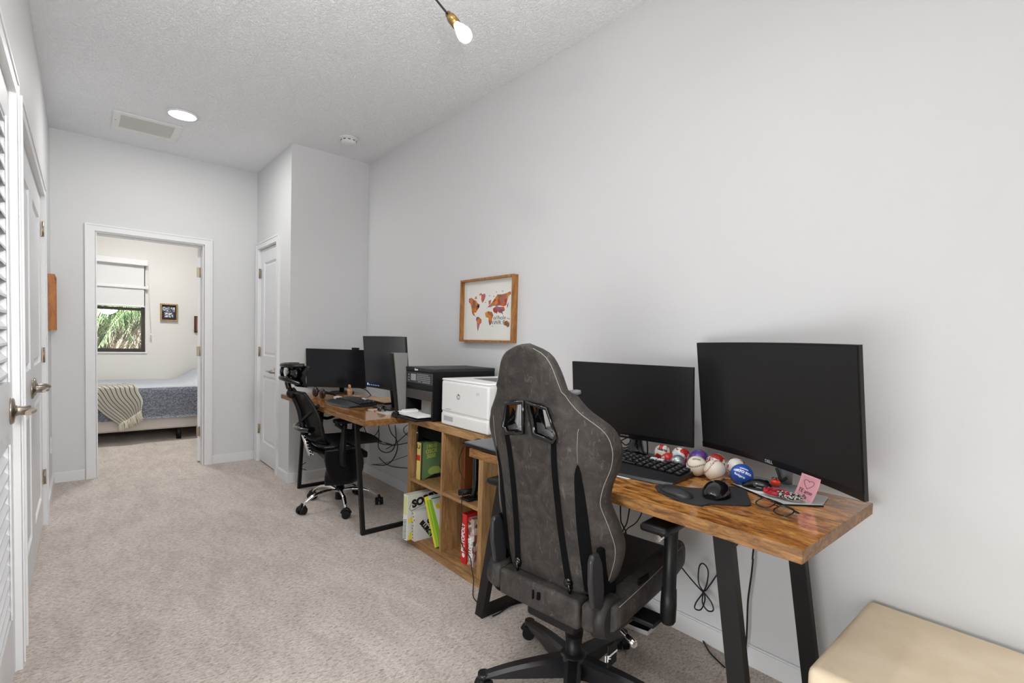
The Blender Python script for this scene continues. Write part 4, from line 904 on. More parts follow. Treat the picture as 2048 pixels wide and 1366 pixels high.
mb = MB(); mb.prism([(-0.10, -0.12), (0.05, -0.12), (0.05, 0.12), (-0.10, 0.12)], (1.60, 3.05, 0.7595), (1, 0, 0), (0, 1, 0), (0, 0, 0.010), 0.003); build('base', mb, blk_plastic, t_)
icon_m = mat('lit_icons', S(120, 160, 230), 0.4, emit=S(150, 190, 255), es=0.8)
mb = MB()
for k in range(7):
    u = -0.285 + k * 0.024; y = -0.022 * (2 * u / 0.61) ** 2 - 0.0016
    mb.box(u, u + (0.020 if k == 0 else 0.009), y - 0.0003, y, -0.164, -0.150 if k == 0 else -0.158, 0, 1, M)
build('taskbar_icons', mb, icon_m, t_)
# tall cloth-covered speaker between the alcove desk and the black printer
t_ = thing('speaker', 'tall tapered grey cloth-covered speaker at the near corner of the alcove desk', 'speaker', (1.46, 2.722, 0.76))
mb = MB(); mb.ring_loft([[Vector(p) for p in ((xa, 2.704, z), (xb, 2.704, z), (xb, 2.738, z), (xa, 2.738, z))] for z, xa, xb in ((0.7595, 1.452, 1.505), (1.146, 1.408, 1.498))], True, True, False)
build('cabinet', mb, spk_m, t_)
mb = MB(); mb.ring_loft([[Vector(p) for p in ((xa, 2.706, z), (xb, 2.706, z), (xb, 2.742, z), (xa, 2.742, z))] for z, xa, xb in ((0.7595, 1.444, 1.4495), (1.142, 1.398, 1.4025))], True, True, False); build('front_baffle', mb, blk_plastic, t_)
mb = MB(); mb.cyl((1.425, 2.70, 0.772), (1.455, 2.70, 0.772), 0.0115, seg=14); mb.cyl((1.415, 2.725, 0.772), (1.44, 2.725, 0.772), 0.0115, seg=14); build('foot_knobs', mb, blk_plastic, t_)

# ------------------------------------------------------------ gaming chair
GM = Matrix.Translation((1.33, 1.156, 0)) @ Matrix.Rotation(math.atan2(0.115, 0.993), 4, 'Z')
gc = thing('gaming_chair', 'high-backed grey leatherette gaming chair pulled up to the foreground desk', 'chair', M=GM)
def interp(tab, v):
    if v <= tab[0][0]: return tab[0][1]
    for (a, fa), (b, fb) in zip(tab, tab[1:]):
        if v <= b:
            k = (v - a) / (b - a); k = k * k * (3 - 2 * k) if False else k; return fa + (fb - fa) * k
    return tab[-1][1]
def smooth_tab(tab, n=200):
    lo, hi = tab[0][0], tab[-1][0]; raw = [interp(tab, lo + (hi - lo) * i / n) for i in range(n + 1)]
    for _ in range(14): raw = [raw[0]] + [(raw[i - 1] + 2 * raw[i] + raw[i + 1]) / 4 for i in range(1, n)] + [raw[-1]]
    return [(lo + (hi - lo) * i / n, raw[i]) for i in range(n + 1)]
S_TAB = smooth_tab([(0.0, 0.195), (0.05, 0.228), (0.12, 0.248), (0.17, 0.250), (0.23, 0.238), (0.30, 0.217), (0.35, 0.226), (0.41, 0.252), (0.46, 0.264), (0.50, 0.258), (0.54, 0.232), (0.58, 0.185), (0.62, 0.152), (0.67, 0.128), (0.72, 0.110), (0.745, 0.096), (0.765, 0.074), (0.778, 0.045), (0.783, 0.02)])
B_TAB = smooth_tab([(0.0, 0.045), (0.15, 0.07), (0.3, 0.045), (0.42, 0.075), (0.52, 0.07), (0.58, 0.03), (0.65, 0.012), (0.78, 0.0)])
T_TAB = smooth_tab([(0.0, 0.075), (0.35, 0.082), (0.48, 0.062), (0.62, 0.062), (0.68, 0.080), (0.76, 0.07), (0.783, 0.045)])
UB = Vector((-0.187, -0.0, 0.982)).normalized(); NB = Vector((0.982, 0, 0.187)); OB = Vector((-0.187, 0.0, 0.45))
def backp(u, v, w): return GM @ (OB + UB * v + Vector((0, 1, 0)) * u + NB * w)
def backw(u, v):
    s_ = interp(S_TAB, v); b_ = interp(B_TAB, v); k = max(0.0, (abs(u) - 0.12) / max(0.02, s_ - 0.12)) if s_ > 0.14 else 0.0
    return b_ * min(1.0, k) ** 1.5
mb = MB(); rings = []; NV, NT = 64, 44
for i in range(NV + 1):
    v = 0.783 * i / NV
    if i > NV - 6: v = 0.783 * (1 - ((NV - i) / 6) ** 1.5 * 6 / NV)
    s_ = interp(S_TAB, v); th_ = interp(T_TAB, v); ring = []
    for k in range(NT):
        a = 2 * PI * k / NT; cu = math.copysign(abs(math.cos(a)) ** 0.62, math.cos(a)); sw = math.copysign(abs(math.sin(a)) ** 0.55, math.sin(a))
        u = s_ * cu; bol = 0.022 * math.exp(-((abs(u) - s_ * 0.82) / 0.05) ** 2) if (sw > 0 and s_ > 0.15) else 0
        ring.append(backp(u, v, backw(u, v) + (sw + 1) / 2 * (th_ * (1 - 0.25 * abs(cu))) + bol))
    rings.append(ring)
mb.ring_loft(rings, True)
bo = build('backrest', mb, leather_m, gc)
# cut the two harness openings through the backrest
OUT = [(0.006, 0.612), (0.084, 0.600), (0.112, 0.512), (0.098, 0.490), (0.018, 0.503)]
def inset(P, d):
    cx = sum(p[0] for p in P) / len(P); cy = sum(p[1] for p in P) / len(P)
    return [(cx + (x - cx) * d, cy + (y - cy) * d) for x, y in P]
for sg in (1, -1):
    mc = MB(); rings = [[backp(sg * x, y, w) for x, y in inset(OUT, 0.97)] for w in (-0.05, 0.20)]
    mc.ring_loft(rings, True, True, False); bmesh.ops.recalc_face_normals(mc.bm, faces=mc.bm.faces)
    me = bpy.data.meshes.new('cut'); mc.bm.to_mesh(me); mc.bm.free(); me.transform(GM.inverted())
    co = bpy.data.objects.new('cut', me); COL.objects.link(co); co.matrix_world = GM
    md = bo.modifiers.new('b', 'BOOLEAN'); md.operation = 'DIFFERENCE'; md.object = co; md.solver = 'EXACT'
    bpy.context.view_layer.update()
    nm = bpy.data.meshes.new_from_object(bo.evaluated_get(bpy.context.evaluated_depsgraph_get()))
    bo.modifiers.clear(); bo.data = nm; nm.name = 'backrest'; bpy.data.objects.remove(co)
for sg in (1, -1):
    mb = MB(); A1 = OUT; A2 = inset(OUT, 0.80); n = len(A1)
    rr_ = [[backp(sg * x, y, w) for x, y in P] for P, w in ((A1, 0.0), (inset(OUT, 1.03), -0.007), (inset(OUT, 0.9), -0.010), (A2, 0.0), (inset(OUT, 0.84), 0.050), (inset(OUT, 0.97), 0.062), (A1, 0.055))]
    mb.ring_loft(rr_ + [rr_[0]], False); build('harness_ring', mb, blk_gloss, gc)
# black strips down the back and on the wing
def strip(cpts, hw, name='black_strip', m=blk_matte):
    mb = MB(); L_ = []
    P = catmull([Vector((a, b, 0)) for a, b in cpts], 8); n = len(P)
    for i, p in enumerate(P):
        h_ = interp(hw, i / (n - 1)); L_.append((p.x, p.y, h_))
    for a, b in zip(L_, L_[1:]):
        for k in range(3):
            f0, f1 = -1 + 2 * k / 3, -1 + 2 * (k + 1) / 3
            q = [(a[0] + a[2] * f0, a[1]), (a[0] + a[2] * f1, a[1]), (b[0] + b[2] * f1, b[1]), (b[0] + b[2] * f0, b[1])]
            mb.add([backp(x, y, backw(x, y) + oz(x, y)) for x, y in q], [(0, 1, 2, 3)])
    bmesh.ops.remove_doubles(mb.bm, verts=mb.bm.verts, dist=0.0002)
    return build(name, mb, m, gc)
def oz(u, v):
    s_ = interp(S_TAB, v); c_ = min(1.0, abs(u) / s_); a = math.acos(min(1, c_ ** (1 / 0.62))); sw = -abs(math.sin(a)) ** 0.55
    return (sw + 1) / 2 * interp(T_TAB, v) * (1 - 0.25 * c_) - 0.0025
for sg in (1, -1):
    strip([(sg * 0.097, 0.500), (sg * 0.090, 0.40), (sg * 0.094, 0.2), (sg * 0.108, 0.015)], [(0, 0.010), (1, 0.013)])
    strip([(sg * 0.166, 0.430), (sg * 0.163, 0.36), (sg * 0.167, 0.2), (sg * 0.172, 0.012)], [(0, 0.001), (0.15, 0.008), (0.6, 0.017), (1, 0.017)])
    mb = MB(); pts = []
    for i in range(60):
        v = 0.03 + (0.775 - 0.03) * i / 59; s_ = interp(S_TAB, v) * 0.955; pts.append(backp(sg * s_, v, backw(s_, v) + oz(s_, v) + 0.0015))
    mb.tube(pts, 0.0011, 5); mb.tube([backp(sg * x, y, backw(x, y) + oz(x, y) + 0.001) for x, y in ((0.180, 0.585), (0.172, 0.53), (0.168, 0.48), (0.166, 0.435))], 0.0008, 5)
    build('stitching', mb, stitch_m, gc)
    mb = MB(); mb.ball(backp(sg * 0.106, 0.035, 0.0), 0.016, (1, 1, 1), 12); mb.tube([backp(sg * 0.108, 0.045, -0.004), backp(sg * 0.11, -0.02, -0.002)], 0.014, 10, flat=0.4); build('strip_clip', mb, blk_gloss, gc)
def GL(x, y, z): return GM @ Vector((x, y, z))
def gpart(name, fn, m, parent=gc, label=None):
    mb = MB(); fn(mb); return build(name, mb, m, parent, label)
gpart('seat', lambda b: (b.box(-0.16, 0.36, -0.195, 0.195, 0.385, 0.468, 0.03, 4, GM)), mat('black_seat_leather', S(20, 19, 19), 0.5))
for sg in (1, -1):
    def bol(b, sg=sg):
        rings = []
        for i in range(15):
            t = i / 14; x = -0.17 + 0.56 * t; h_ = 0.040 + 0.014 * t; wv_ = 0.046 * (1 - 0.35 * max(0, t - 0.8) / 0.2)
            zc_ = 0.410 + 0.022 * min(1, t * 1.3)
            rings.append([GL(x, sg * (0.222 - 0.02 * t * t) + wv_ * math.copysign(abs(math.cos(a)) ** 0.7, math.cos(a)), zc_ + h_ * math.copysign(abs(math.sin(a)) ** 0.7, math.sin(a))) for a in [2 * PI * k / 16 for k in range(16)]])
        b.ring_loft(rings, True)
    gpart('seat_bolster', bol, leather_m)
    gpart('stitching', lambda b, sg=sg: b.tube([GL(x, sg * (0.262 - 0.02 * ((x + 0.2) / 0.56) ** 2), 0.443 + 0.045 * min(1, (x + 0.2) / 0.5)) for x in (-0.15, -0.05, 0.05, 0.15, 0.25, 0.33)], 0.0011, 5, smooth_n=4), stitch_m)
gpart('seat_back_panel', lambda b: b.box(-0.225, -0.16, -0.165, 0.165, 0.362, 0.452, 0.012, 3, GM), leather_m)
for sg in (1, -1):
    gpart('seat_back_corner', lambda b, sg=sg: b.box(-0.222, -0.12, min(sg * 0.168, sg * 0.215), max(sg * 0.168, sg * 0.215), 0.366, 0.455, 0.02, 4, GM), leather_m)
    # tall plastic cover over the recline hinge
    def cov(b, sg=sg):
        pr_ = [(-0.200, 0.440), (-0.238, 0.46), (-0.256, 0.54), (-0.258, 0.605), (-0.248, 0.622), (-0.218, 0.622), (-0.195, 0.58), (-0.186, 0.50), (-0.182, 0.45)]
        b.prism(pr_, GL(0.02 if sg > 0 else 0, sg * (0.188 if sg > 0 else 0.212), 0), GM.to_3x3() @ Vector((1, 0, 0)), (0, 0, 1), GM.to_3x3() @ Vector((0, sg * 0.017, 0)), 0.006)
    gpart('hinge_cover', cov, mat('satin_charcoal_plastic', S(40, 40, 42), 0.35) if sg == 1 else MATS['satin_charcoal_plastic'])
    gpart('recline_cover', lambda b, sg=sg: (b.cyl(GL(-0.145, sg * 0.200, 0.402), GL(-0.145, sg * 0.245, 0.402), 0.072, 0.060, 32), b.box(-0.15, 0.03, min(sg * 0.19, sg * 0.238), max(sg * 0.19, sg * 0.238), 0.330, 0.400, 0.022, 3, GM)), mat('dark_side_leather', S(30, 28, 27), 0.55) if sg == 1 else MATS['dark_side_leather'])
    gpart('hinge_bracket', lambda b, sg=sg: b.box(-0.190, -0.085, min(sg * 0.196, sg * 0.216), max(sg * 0.196, sg * 0.216), 0.42, 0.622, 0.012, 2, GM), blk_matte)
    # armrest
    ar = gpart('armrest', lambda b, sg=sg: (b.box(-0.095, 0.180, min(sg * 0.285, sg * 0.375), max(sg * 0.285, sg * 0.375), 0.672, 0.698, 0.012, 3, GM)), blk_plastic)
    gpart('arm_post', lambda b, sg=sg: (b.lathe([(0.001, 0.340), (0.019, 0.342), (0.0245, 0.352), (0.0255, 0.40), (0.0235, 0.455), (0.0215, 0.456), (0.0215, 0.64), (0.030, 0.673)], GL(0.055, sg * 0.322, 0), None, 24), b.box(0.0, 0.11, min(sg * 0.295, sg * 0.350), max(sg * 0.295, sg * 0.350), 0.648, 0.673, 0.008, 2, GM), b.box(-0.02, 0.06, min(sg * 0.12, sg * 0.31), max(sg * 0.12, sg * 0.31), 0.345, 0.36, 0.003, 1, GM)), blk_plastic, ar)
    gpart('adjust_button', lambda b, sg=sg: b.cyl(GL(-0.01, sg * 0.325, 0.645), GL(-0.045, sg * 0.325, 0.645), 0.011, seg=12), chrome_m, ar)
gpart('strap_end', lambda b: b.tube([backp(-0.12, 0.630, 0.06), backp(-0.135, 0.631, 0.080), backp(-0.142, 0.630, 0.090)], [0.010, 0.009, 0.006], 10), mat('grey_strap', S(110, 110, 112), 0.5))
gpart('brand_tag', lambda b: (b.box(-0.045, 0.02, -0.270, -0.262, 0.478, 0.498, 0.002, 1, GM)), blk_matte)
gpart('zip_pull', lambda b: (b.box(-0.232, -0.224, -0.02, -0.008, 0.405, 0.43, 0.002, 1, GM), b.box(-0.232, -0.224, 0.006, 0.012, 0.40, 0.43, 0.002, 1, GM)), blk_matte)
gpart('seat_mechanism', lambda b: (b.box(-0.15, 0.14, -0.10, 0.10, 0.285, 0.340, 0.01, 2, GM), b.box(-0.14, 0.26, -0.17, 0.17, 0.340, 0.388, 0.004, 1, GM)), blk_metal)
gpart('tilt_lever', lambda b: (b.tube([GL(0.0, -0.09, 0.31), GL(-0.03, -0.20, 0.305), GL(-0.05, -0.245, 0.300)], 0.0055, 8), b.cyl(GL(-0.045, -0.235, 0.303), GL(-0.06, -0.27, 0.297), 0.010, 0.012, 12)), chrome_m)
gpart('gas_column', lambda b: (b.cyl(GL(0, 0, 0.19), GL(0, 0, 0.29), 0.032, 0.036, 28), b.cyl(GL(0, 0, 0.06), GL(0, 0, 0.20), 0.028, 0.030, 28)), blk_plastic)
tg = gpart('hang_tag', lambda b: (b.cyl(GL(-0.085, -0.205, 0.285), GL(-0.085, -0.205, 0.33), 0.0012, seg=6), b.box(-0.112, -0.060, -0.209, -0.203, 0.215, 0.288, 0.010, 3, GM)), blk_plastic)
text('lettering', 'IF', 0.030, GL(-0.113, -0.207, 0.245) , GM.to_3x3() @ Vector((0.75, -0.66, 0)), UP, print_wht, tg, 0.0003)
mb = MB(); mb.box(-0.113, -0.0595, -0.2095, -0.2088, 0.25, 0.256, 0, 1, GM); build('white_marks', mb, print_wht, tg)
sb = gpart('star_base', lambda b: b.lathe([(0.001, 0.045), (0.045, 0.045), (0.052, 0.06), (0.052, 0.115), (0.040, 0.128), (0.001, 0.128)], GL(0, 0, 0), None, 32), mat('satin_black_plastic', S(30, 30, 33), 0.3))
def caster(parent, p, yaw, m, r=0.027, hood=None, fin=None):
    R = Matrix.Translation(p) @ Matrix.Rotation(yaw, 4, 'Z')
    mb = MB(); mb.cyl(R @ Vector((0, 0, r)), R @ Vector((0, 0, r * 2 + 0.02)), 0.006, seg=10)
    mb.tube([R @ Vector((x, 0, z)) for x, z in ((-r * 0.9, r * 1.2), (-r * 0.3, r * 2.05), (r * 0.5, r * 2.0), (r * 1.05, r * 1.2))], r * 0.42, 10, smooth_n=4)
    c_ = build('caster', mb, m, parent)
    for k in (-1, 1):
        mw = MB(); mw.cyl(R @ Vector((0, k * r * 0.22, r)), R @ Vector((0, k * r * 0.95, r)), r, r * 0.92, 24); build('wheel', mw, m, c_)
for k in range(5):
    a = math.radians(4 + 72 * k - 6.6)
    def leg(b, a=a):
        rings = []
        for i in range(9):
            t = i / 8; rad = 0.035 + 0.285 * t; hw = 0.030 - 0.008 * t; zt = 0.122 - 0.030 * t - 0.018 * t ** 3; zb = 0.052 + 0.012 * t if t < 0.9 else 0.066
            c, s_ = math.cos(a), math.sin(a); rings.append([GL(rad * c - y * s_, rad * s_ + y * c, z) for y, z in ((-hw, zb), (hw, zb), (hw, zt - 0.010), (hw * 0.55, zt), (-hw * 0.55, zt), (-hw, zt - 0.010))])
        b.ring_loft(rings, True, True, False)
        c, s_ = math.cos(a), math.sin(a); b.cyl(GL(0.322 * c, 0.322 * s_, 0.058), GL(0.322 * c, 0.322 * s_, 0.075), 0.022, 0.020, 16)
    gpart('leg', leg, MATS['satin_black_plastic'])
    caster(gc, GL(0.322 * math.cos(a), 0.322 * math.sin(a), 0), (0.9, 2.2, 0.4, 1.5, 2.8)[k], blk_plastic)

# ------------------------------------------------------------ mesh office chair at the far desk
OM = Matrix.Translation((1.42, 3.52, 0)) @ Matrix.Rotation(math.radians(-6), 4, 'Z')
oc = thing('office_chair', 'black mesh office chair with headrest and chrome star base at the far desk', 'chair', M=OM)
def OL(x, y, z): return OM @ Vector((x, y, z))
def opart(name, fn, m, parent=oc):
    mb = MB(); fn(mb); return build(name, mb, m, parent)
# backrest: curved mesh panel in a bent frame
PROF = [(-0.155, 0.50), (-0.195, 0.56), (-0.215, 0.63), (-0.235, 0.70), (-0.270, 0.78), (-0.315, 0.85)]
def bprof(t):
    P = [Vector((x, 0, z)) for x, z in PROF]; C = catmull(P, 6); i = t * (len(C) - 1); k = int(i); return C[k].lerp(C[min(k + 1, len(C) - 1)], i - k)
def bw(t): return 0.165 + 0.055 * math.sin(PI * min(1, t * 1.15)) + 0.01 * t
def ofn(u, v):
    p = bprof(v); y = (2 * u - 1) * bw(v); return OL(p.x - 0.02 + 0.045 * (2 * u - 1) ** 2, y, p.z)
mb = MB(); mb.grid(ofn, 16, 20); bmesh.ops.solidify(mb.bm, geom=list(mb.bm.faces), thickness=0.004); build('mesh_back', mb, mesh_m, oc)
opart('back_frame', lambda b: b.tube([ofn(1, i / 14) for i in range(15)] + [ofn(1 - i / 8, 1) for i in range(1, 8)] + [ofn(0, 1 - i / 14) for i in range(15)] + [ofn(i / 8, 0) for i in range(1, 8)], 0.012, 10, True), blk_plastic)
opart('back_spine', lambda b: (b.tube([OL(-0.10, 0, 0.40), OL(-0.21, 0, 0.46), OL(-0.262, 0, 0.60), OL(-0.285, 0, 0.72), OL(-0.345, 0, 0.86), OL(-0.355, 0, 0.92)], [0.020, 0.022, 0.018, 0.016, 0.014], 12, smooth_n=5),
      b.tube([OL(-0.270, 0, 0.64), OL(-0.25, -0.12, 0.70), OL(-0.205, -0.205, 0.77)], 0.011, 8, smooth_n=5), b.tube([OL(-0.270, 0, 0.64), OL(-0.25, 0.12, 0.70), OL(-0.205, 0.205, 0.77)], 0.011, 8, smooth_n=5),
      b.tube([OL(-0.25, 0, 0.55), OL(-0.22, -0.11, 0.53), OL(-0.15, -0.17, 0.55)], 0.012, 8, smooth_n=5), b.tube([OL(-0.25, 0, 0.55), OL(-0.22, 0.11, 0.53), OL(-0.15, 0.17, 0.55)], 0.012, 8, smooth_n=5), b.ball(OL(-0.335, 0.0, 0.835), 0.035, (1, 1, 1), 14)), blk_plastic)
opart('lumbar_support', lambda b: b.tube([OL(-0.235, -0.15, 0.60), OL(-0.275, -0.08, 0.595), OL(-0.285, 0, 0.595), OL(-0.275, 0.08, 0.595), OL(-0.235, 0.15, 0.60)], 0.036, 14, smooth_n=4, flat=0.5), blk_gloss)
opart('headrest_arm', lambda b: b.tube([OL(-0.352, 0, 0.87), OL(-0.362, 0, 0.92), OL(-0.335, 0, 0.965)], 0.018, 12, smooth_n=4), blk_gloss)
def hfn(u, v):
    y = (2 * u - 1) * (0.125 + 0.02 * math.sin(PI * v)); z = 0.885 + 0.145 * v; x = -0.275 - 0.055 * math.sin(PI * (0.25 + 0.6 * v)) + 0.055 * (2 * u - 1) ** 2; return OL(x, y, z)
mb = MB(); mb.grid(hfn, 16, 10); bmesh.ops.solidify(mb.bm, geom=list(mb.bm.faces), thickness=0.026); build('headrest', mb, blk_gloss, oc)
opart('headrest_bracket', lambda b: (b.ball(OL(-0.335, 0, 0.975), 0.055, (0.55, 2.0, 1.0), 20), b.tube([hfn(0.15, 1.0), OL(-0.375, -0.05, 1.03), OL(-0.385, 0.05, 1.03), hfn(0.85, 1.0)], 0.016, 10, smooth_n=5), b.tube([hfn(0.15, 0.15), OL(-0.385, -0.05, 0.94), OL(-0.39, 0.05, 0.94), hfn(0.85, 0.15)], 0.018, 10, smooth_n=5), b.tube([OL(-0.38, 0.05, 0.94), OL(-0.40, 0.0, 0.985), OL(-0.38, 0.05, 1.03)], 0.012, 8, smooth_n=4)), blk_gloss)
def sfn(u, v):
    x = -0.19 + 0.53 * v; w_ = 0.245 * (1 - 0.18 * max(0, v - 0.75) / 0.25); y = (2 * u - 1) * w_
    z = 0.475 + 0.012 * math.cos(PI * (2 * u - 1)) * 0 + 0.018 * (2 * u - 1) ** 2 - 0.05 * max(0, (v - 0.72) / 0.28) ** 2; return OL(x, y, z)
mb = MB(); mb.grid(sfn, 14, 14); bmesh.ops.solidify(mb.bm, geom=list(mb.bm.faces), thickness=-0.085); build('seat', mb, blk_fabric, oc)
opart('seat_plate', lambda b: (b.box(-0.13, 0.16, -0.13, 0.13, 0.365, 0.41, 0.01, 2, OM), b.box(-0.10, 0.06, -0.07, 0.07, 0.31, 0.37, 0.012, 2, OM)), blk_metal)
for sg in (1, -1):
    ar = opart('armrest', lambda b, sg=sg: b.box(-0.13, 0.13, min(sg * 0.255, sg * 0.335), max(sg * 0.255, sg * 0.335), 0.655, 0.685, 0.013, 3, OM), blk_plastic)
    opart('arm_post', lambda b, sg=sg: (b.tube([OL(-0.03, sg * 0.16, 0.37), OL(-0.06, sg * 0.28, 0.37), OL(-0.075, sg * 0.305, 0.43), OL(-0.06, sg * 0.30, 0.66)], [0.014, 0.018, 0.022, 0.022, 0.018], 12, smooth_n=5), b.tube([OL(-0.12, sg * 0.30, 0.655), OL(-0.02, sg * 0.30, 0.60), OL(0.10, sg * 0.29, 0.655)], 0.012, 8, smooth_n=4)), blk_plastic, ar)
opart('tension_spring', lambda b: (b.tube([OL(-0.215, -0.02, 0.40), OL(-0.262, -0.02, 0.55)], 0.013, 10), b.tube([OL(-0.205 - 0.047 * t / 40 * 1.0 + 0.016 * math.cos(t * 1.1), -0.02 + 0.016 * math.sin(t * 1.1), 0.40 + 0.15 * t / 40) for t in range(41)], 0.0035, 6)), chrome_m)
opart('tilt_knob', lambda b: (b.cyl(OL(-0.06, -0.10, 0.335), OL(-0.06, -0.16, 0.335), 0.022, seg=16), b.cyl(OL(0.02, -0.07, 0.345), OL(0.02, -0.20, 0.345), 0.006, seg=10)), chrome_m)
opart('gas_column', lambda b: (b.cyl(OL(0, 0, 0.12), OL(0, 0, 0.32), 0.028, 0.026, 24), b.cyl(OL(0, 0, 0.055), OL(0, 0, 0.14), 0.034, 0.032, 24)), blk_plastic)
for k in range(5):
    a = math.radians(185 + 6 + 72 * k)
    c, s_ = math.cos(a), math.sin(a)
    opart('leg', lambda b: b.tube([OL(r_ * c, r_ * s_, z) for r_, z in ((0.02, 0.115), (0.09, 0.128), (0.18, 0.118), (0.245, 0.085), (0.272, 0.055))], [0.020, 0.019, 0.016, 0.014, 0.012], 12, smooth_n=5, flat=0.7), chrome_m)
    caster(oc, OL(0.278 * c, 0.278 * s_, 0), (0.5, 2.6, 1.2, 0.2, 2.0)[k], blk_plastic, 0.029)
# black cloth bag hanging under the far seat
def bagf(u, v):
    a = 2 * PI * u; r_ = 0.125 + 0.02 * math.sin(3 * a + v * 4) + 0.02 * math.sin(PI * v)
    return Vector((1.345 + r_ * 0.9 * math.cos(a), 3.285 + r_ * 0.30 * math.sin(a), 0.235 + 0.235 * v))
mb = MB(); mb.ring_loft([[bagf(i / 28, j / 8) for i in range(28)] for j in range(9)], True)
mb.tube([bagf(0.1, 1), Vector((1.36, 3.28, 0.505)), bagf(0.4, 1)], 0.008, 8, smooth_n=5)
solo('cloth_bag', 'slack black cloth bag hanging by the seat of the mesh office chair', 'bag', mb, blk_fabric)

# ------------------------------------------------------------ beige ottoman at the lower right
t_ = thing('ottoman', 'beige upholstered storage ottoman by the wall right of the foreground desk', 'ottoman', (1.64, 0.16, 0))
mb = MB(); mb.box(1.405, 1.955, -0.115, 0.435, 0.350, 0.420, 0.022, 4); lid = build('lid', mb, beige_m, t_)
mb = MB(); z = 0.392; P_ = [(1.4045, -0.08, z), (1.4045, 0.40, z)]; mb.tube(P_, 0.0012, 5); mb.tube([(1.44, 0.4355, z), (1.92, 0.4355, z)], 0.0012, 5); build('seam', mb, mat('beige_seam', S(150, 130, 102), 0.7), lid)
mb = MB(); mb.box(1.425, 1.945, -0.095, 0.418, 0.02, 0.349, 0.012, 3); build('box_body', mb, beige_m, t_)
for x in (1.45, 1.92):
    for y in (-0.07, 0.39):
        mb = MB(); mb.cyl((x, y, 0), (x, y, 0.022), 0.018, seg=14); build('foot', mb, blk_plastic, t_)

# ------------------------------------------------------------ things on the foreground desk
DZ = 0.7595
def frame_M(o, yaw, z=DZ): return Matrix.Translation((o[0], o[1], z)) @ Matrix.Rotation(math.radians(yaw), 4, 'Z')
def keyboard(label, c, yaw, w=0.44, d=0.135, rest=0.075, group=None, arc=0.0):
    """local x along the keyboard, y away from the typist"""
    M = frame_M(c, yaw); t_ = thing('keyboard', label, 'keyboard', M=M, group=group)
    mb = MB(); rings = []
    for i in range(21):
        u = -1 + i / 10; x = u * w / 2; bow = arc * (1 - u * u)
        pr_ = [(-d / 2 - rest, 0.002), (-d / 2 - rest * 0.9, 0.010), (-d / 2, 0.016 + 0.012 * (1 - u * u)), (d / 2 - 0.01, 0.022 + 0.012 * (1 - u * u)), (d / 2, 0.018), (d / 2, 0.0), (-d / 2 - rest, 0.0)]
        e = 1 - 0.05 * abs(u) ** 6
        rings.append([M @ Vector((x, y * e - bow, z)) for y, z in pr_])
    mb.ring_loft(rings, True, True, False); build('keyboard_body', mb, mat('keyboard_satin', S(34, 35, 38), 0.35) if 'keyboard_satin' not in MATS else MATS['keyboard_satin'], t_)
    rows = 5; nk = 15
    mb = MB(); leg = MB(); wht = MB()
    for j in range(rows):
        for i in range(nk):
            u = -1 + 2 * (i + 0.5) / nk
            if j == 0 and 4 <= i <= 8:
                if i != 6: continue
                kw = w / nk * 4.6
            else: kw = w / nk * 0.84
            x = u * w * 0.485; bow = arc * (1 - u * u); y = -d / 2 + (j + 0.6) * d / rows * 0.92 - bow; z = 0.018 + 0.010 * (1 - u * u) + 0.0015 * j
            tgt = wht if (j == 4 and i in (9, 10)) else mb
            tgt.box(x - kw / 2, x + kw / 2, y - 0.009, y + 0.009, z, z + 0.0085, 0.0018, 1, M)
            if tgt is mb: leg.box(x - kw * 0.22, x + kw * 0.10, y + 0.000, y + 0.0042, z + 0.0086, z + 0.0089, 0, 1, M)
    build('keys', mb, key_m, t_); build('white_keys', wht, white_plastic, t_); build('key_lettering', leg, mat('key_print', S(176, 178, 184), 0.5) if 'key_print' not in MATS else MATS['key_print'], t_)
    return t_
keyboard('black curved keyboard with palm rest behind the gaming chair', (1.625, 1.125), -84, 0.43, 0.145, 0.082, arc=0.018)
def mouse(label, c, yaw, L_=0.11, w=0.066, h=0.038, z=DZ, m=blk_gloss, nm='mouse'):
    M = frame_M(c, yaw, z); t_ = thing(nm, label, 'computer mouse', M=M)
    def mf(u, v):
        a = PI * u; x = (v - 0.5) * L_; s_ = max(0.02, math.sin(PI * (0.06 + 0.88 * v)) ** 0.55); hh = h * math.sin(PI * (0.10 + 0.82 * (1 - v) ** 0.85)) ** 0.8
        return M @ Vector((x, -math.cos(a) * w / 2 * s_, max(0.0, math.sin(a)) ** 0.7 * hh + 0.001))
    mb = MB(); mb.ring_loft([[mf(i / 16, j / 16) for i in range(17)] for j in range(17)], True); build('mouse_body', mb, m, t_)
    mb = MB(); mb.cyl(M @ Vector((L_ * 0.25, -0.004, h * 0.72)), M @ Vector((L_ * 0.25, 0.004, h * 0.72)), 0.010, seg=14); build('scroll_wheel', mb, blk_matte, t_)
    return t_
# ergonomic mouse pad
pad = [(1.425, 0.905), (1.455, 0.925), (1.505, 0.900), (1.520, 0.850), (1.555, 0.815), (1.600, 0.800), (1.650, 0.775), (1.655, 0.72), (1.59, 0.68), (1.515, 0.640), (1.475, 0.665), (1.425, 0.715), (1.385, 0.728), (1.372, 0.765), (1.378, 0.815), (1.395, 0.865)]
t_ = thing('mouse_pad', 'black ergonomic mouse pad with raised wrist rest near the front edge', 'mouse pad', (1.50, 0.78, DZ))
mb = MB(); PP = catmull([Vector((x, y, 0)) for x, y in pad], 4, True); mb.prism([(p.x, p.y) for p in PP], (0, 0, DZ), (1, 0, 0), (0, 1, 0), (0, 0, 0.005)); build('pad_surface', mb, mat('charcoal_pad', S(44, 44, 45), 0.6), t_)
mb = MB()
mb.ball((1.432, 0.835, DZ + 0.004), 0.05, (0.75, 1.30, 0.42), 24, Matrix.Rotation(-0.35, 3, 'Z'))
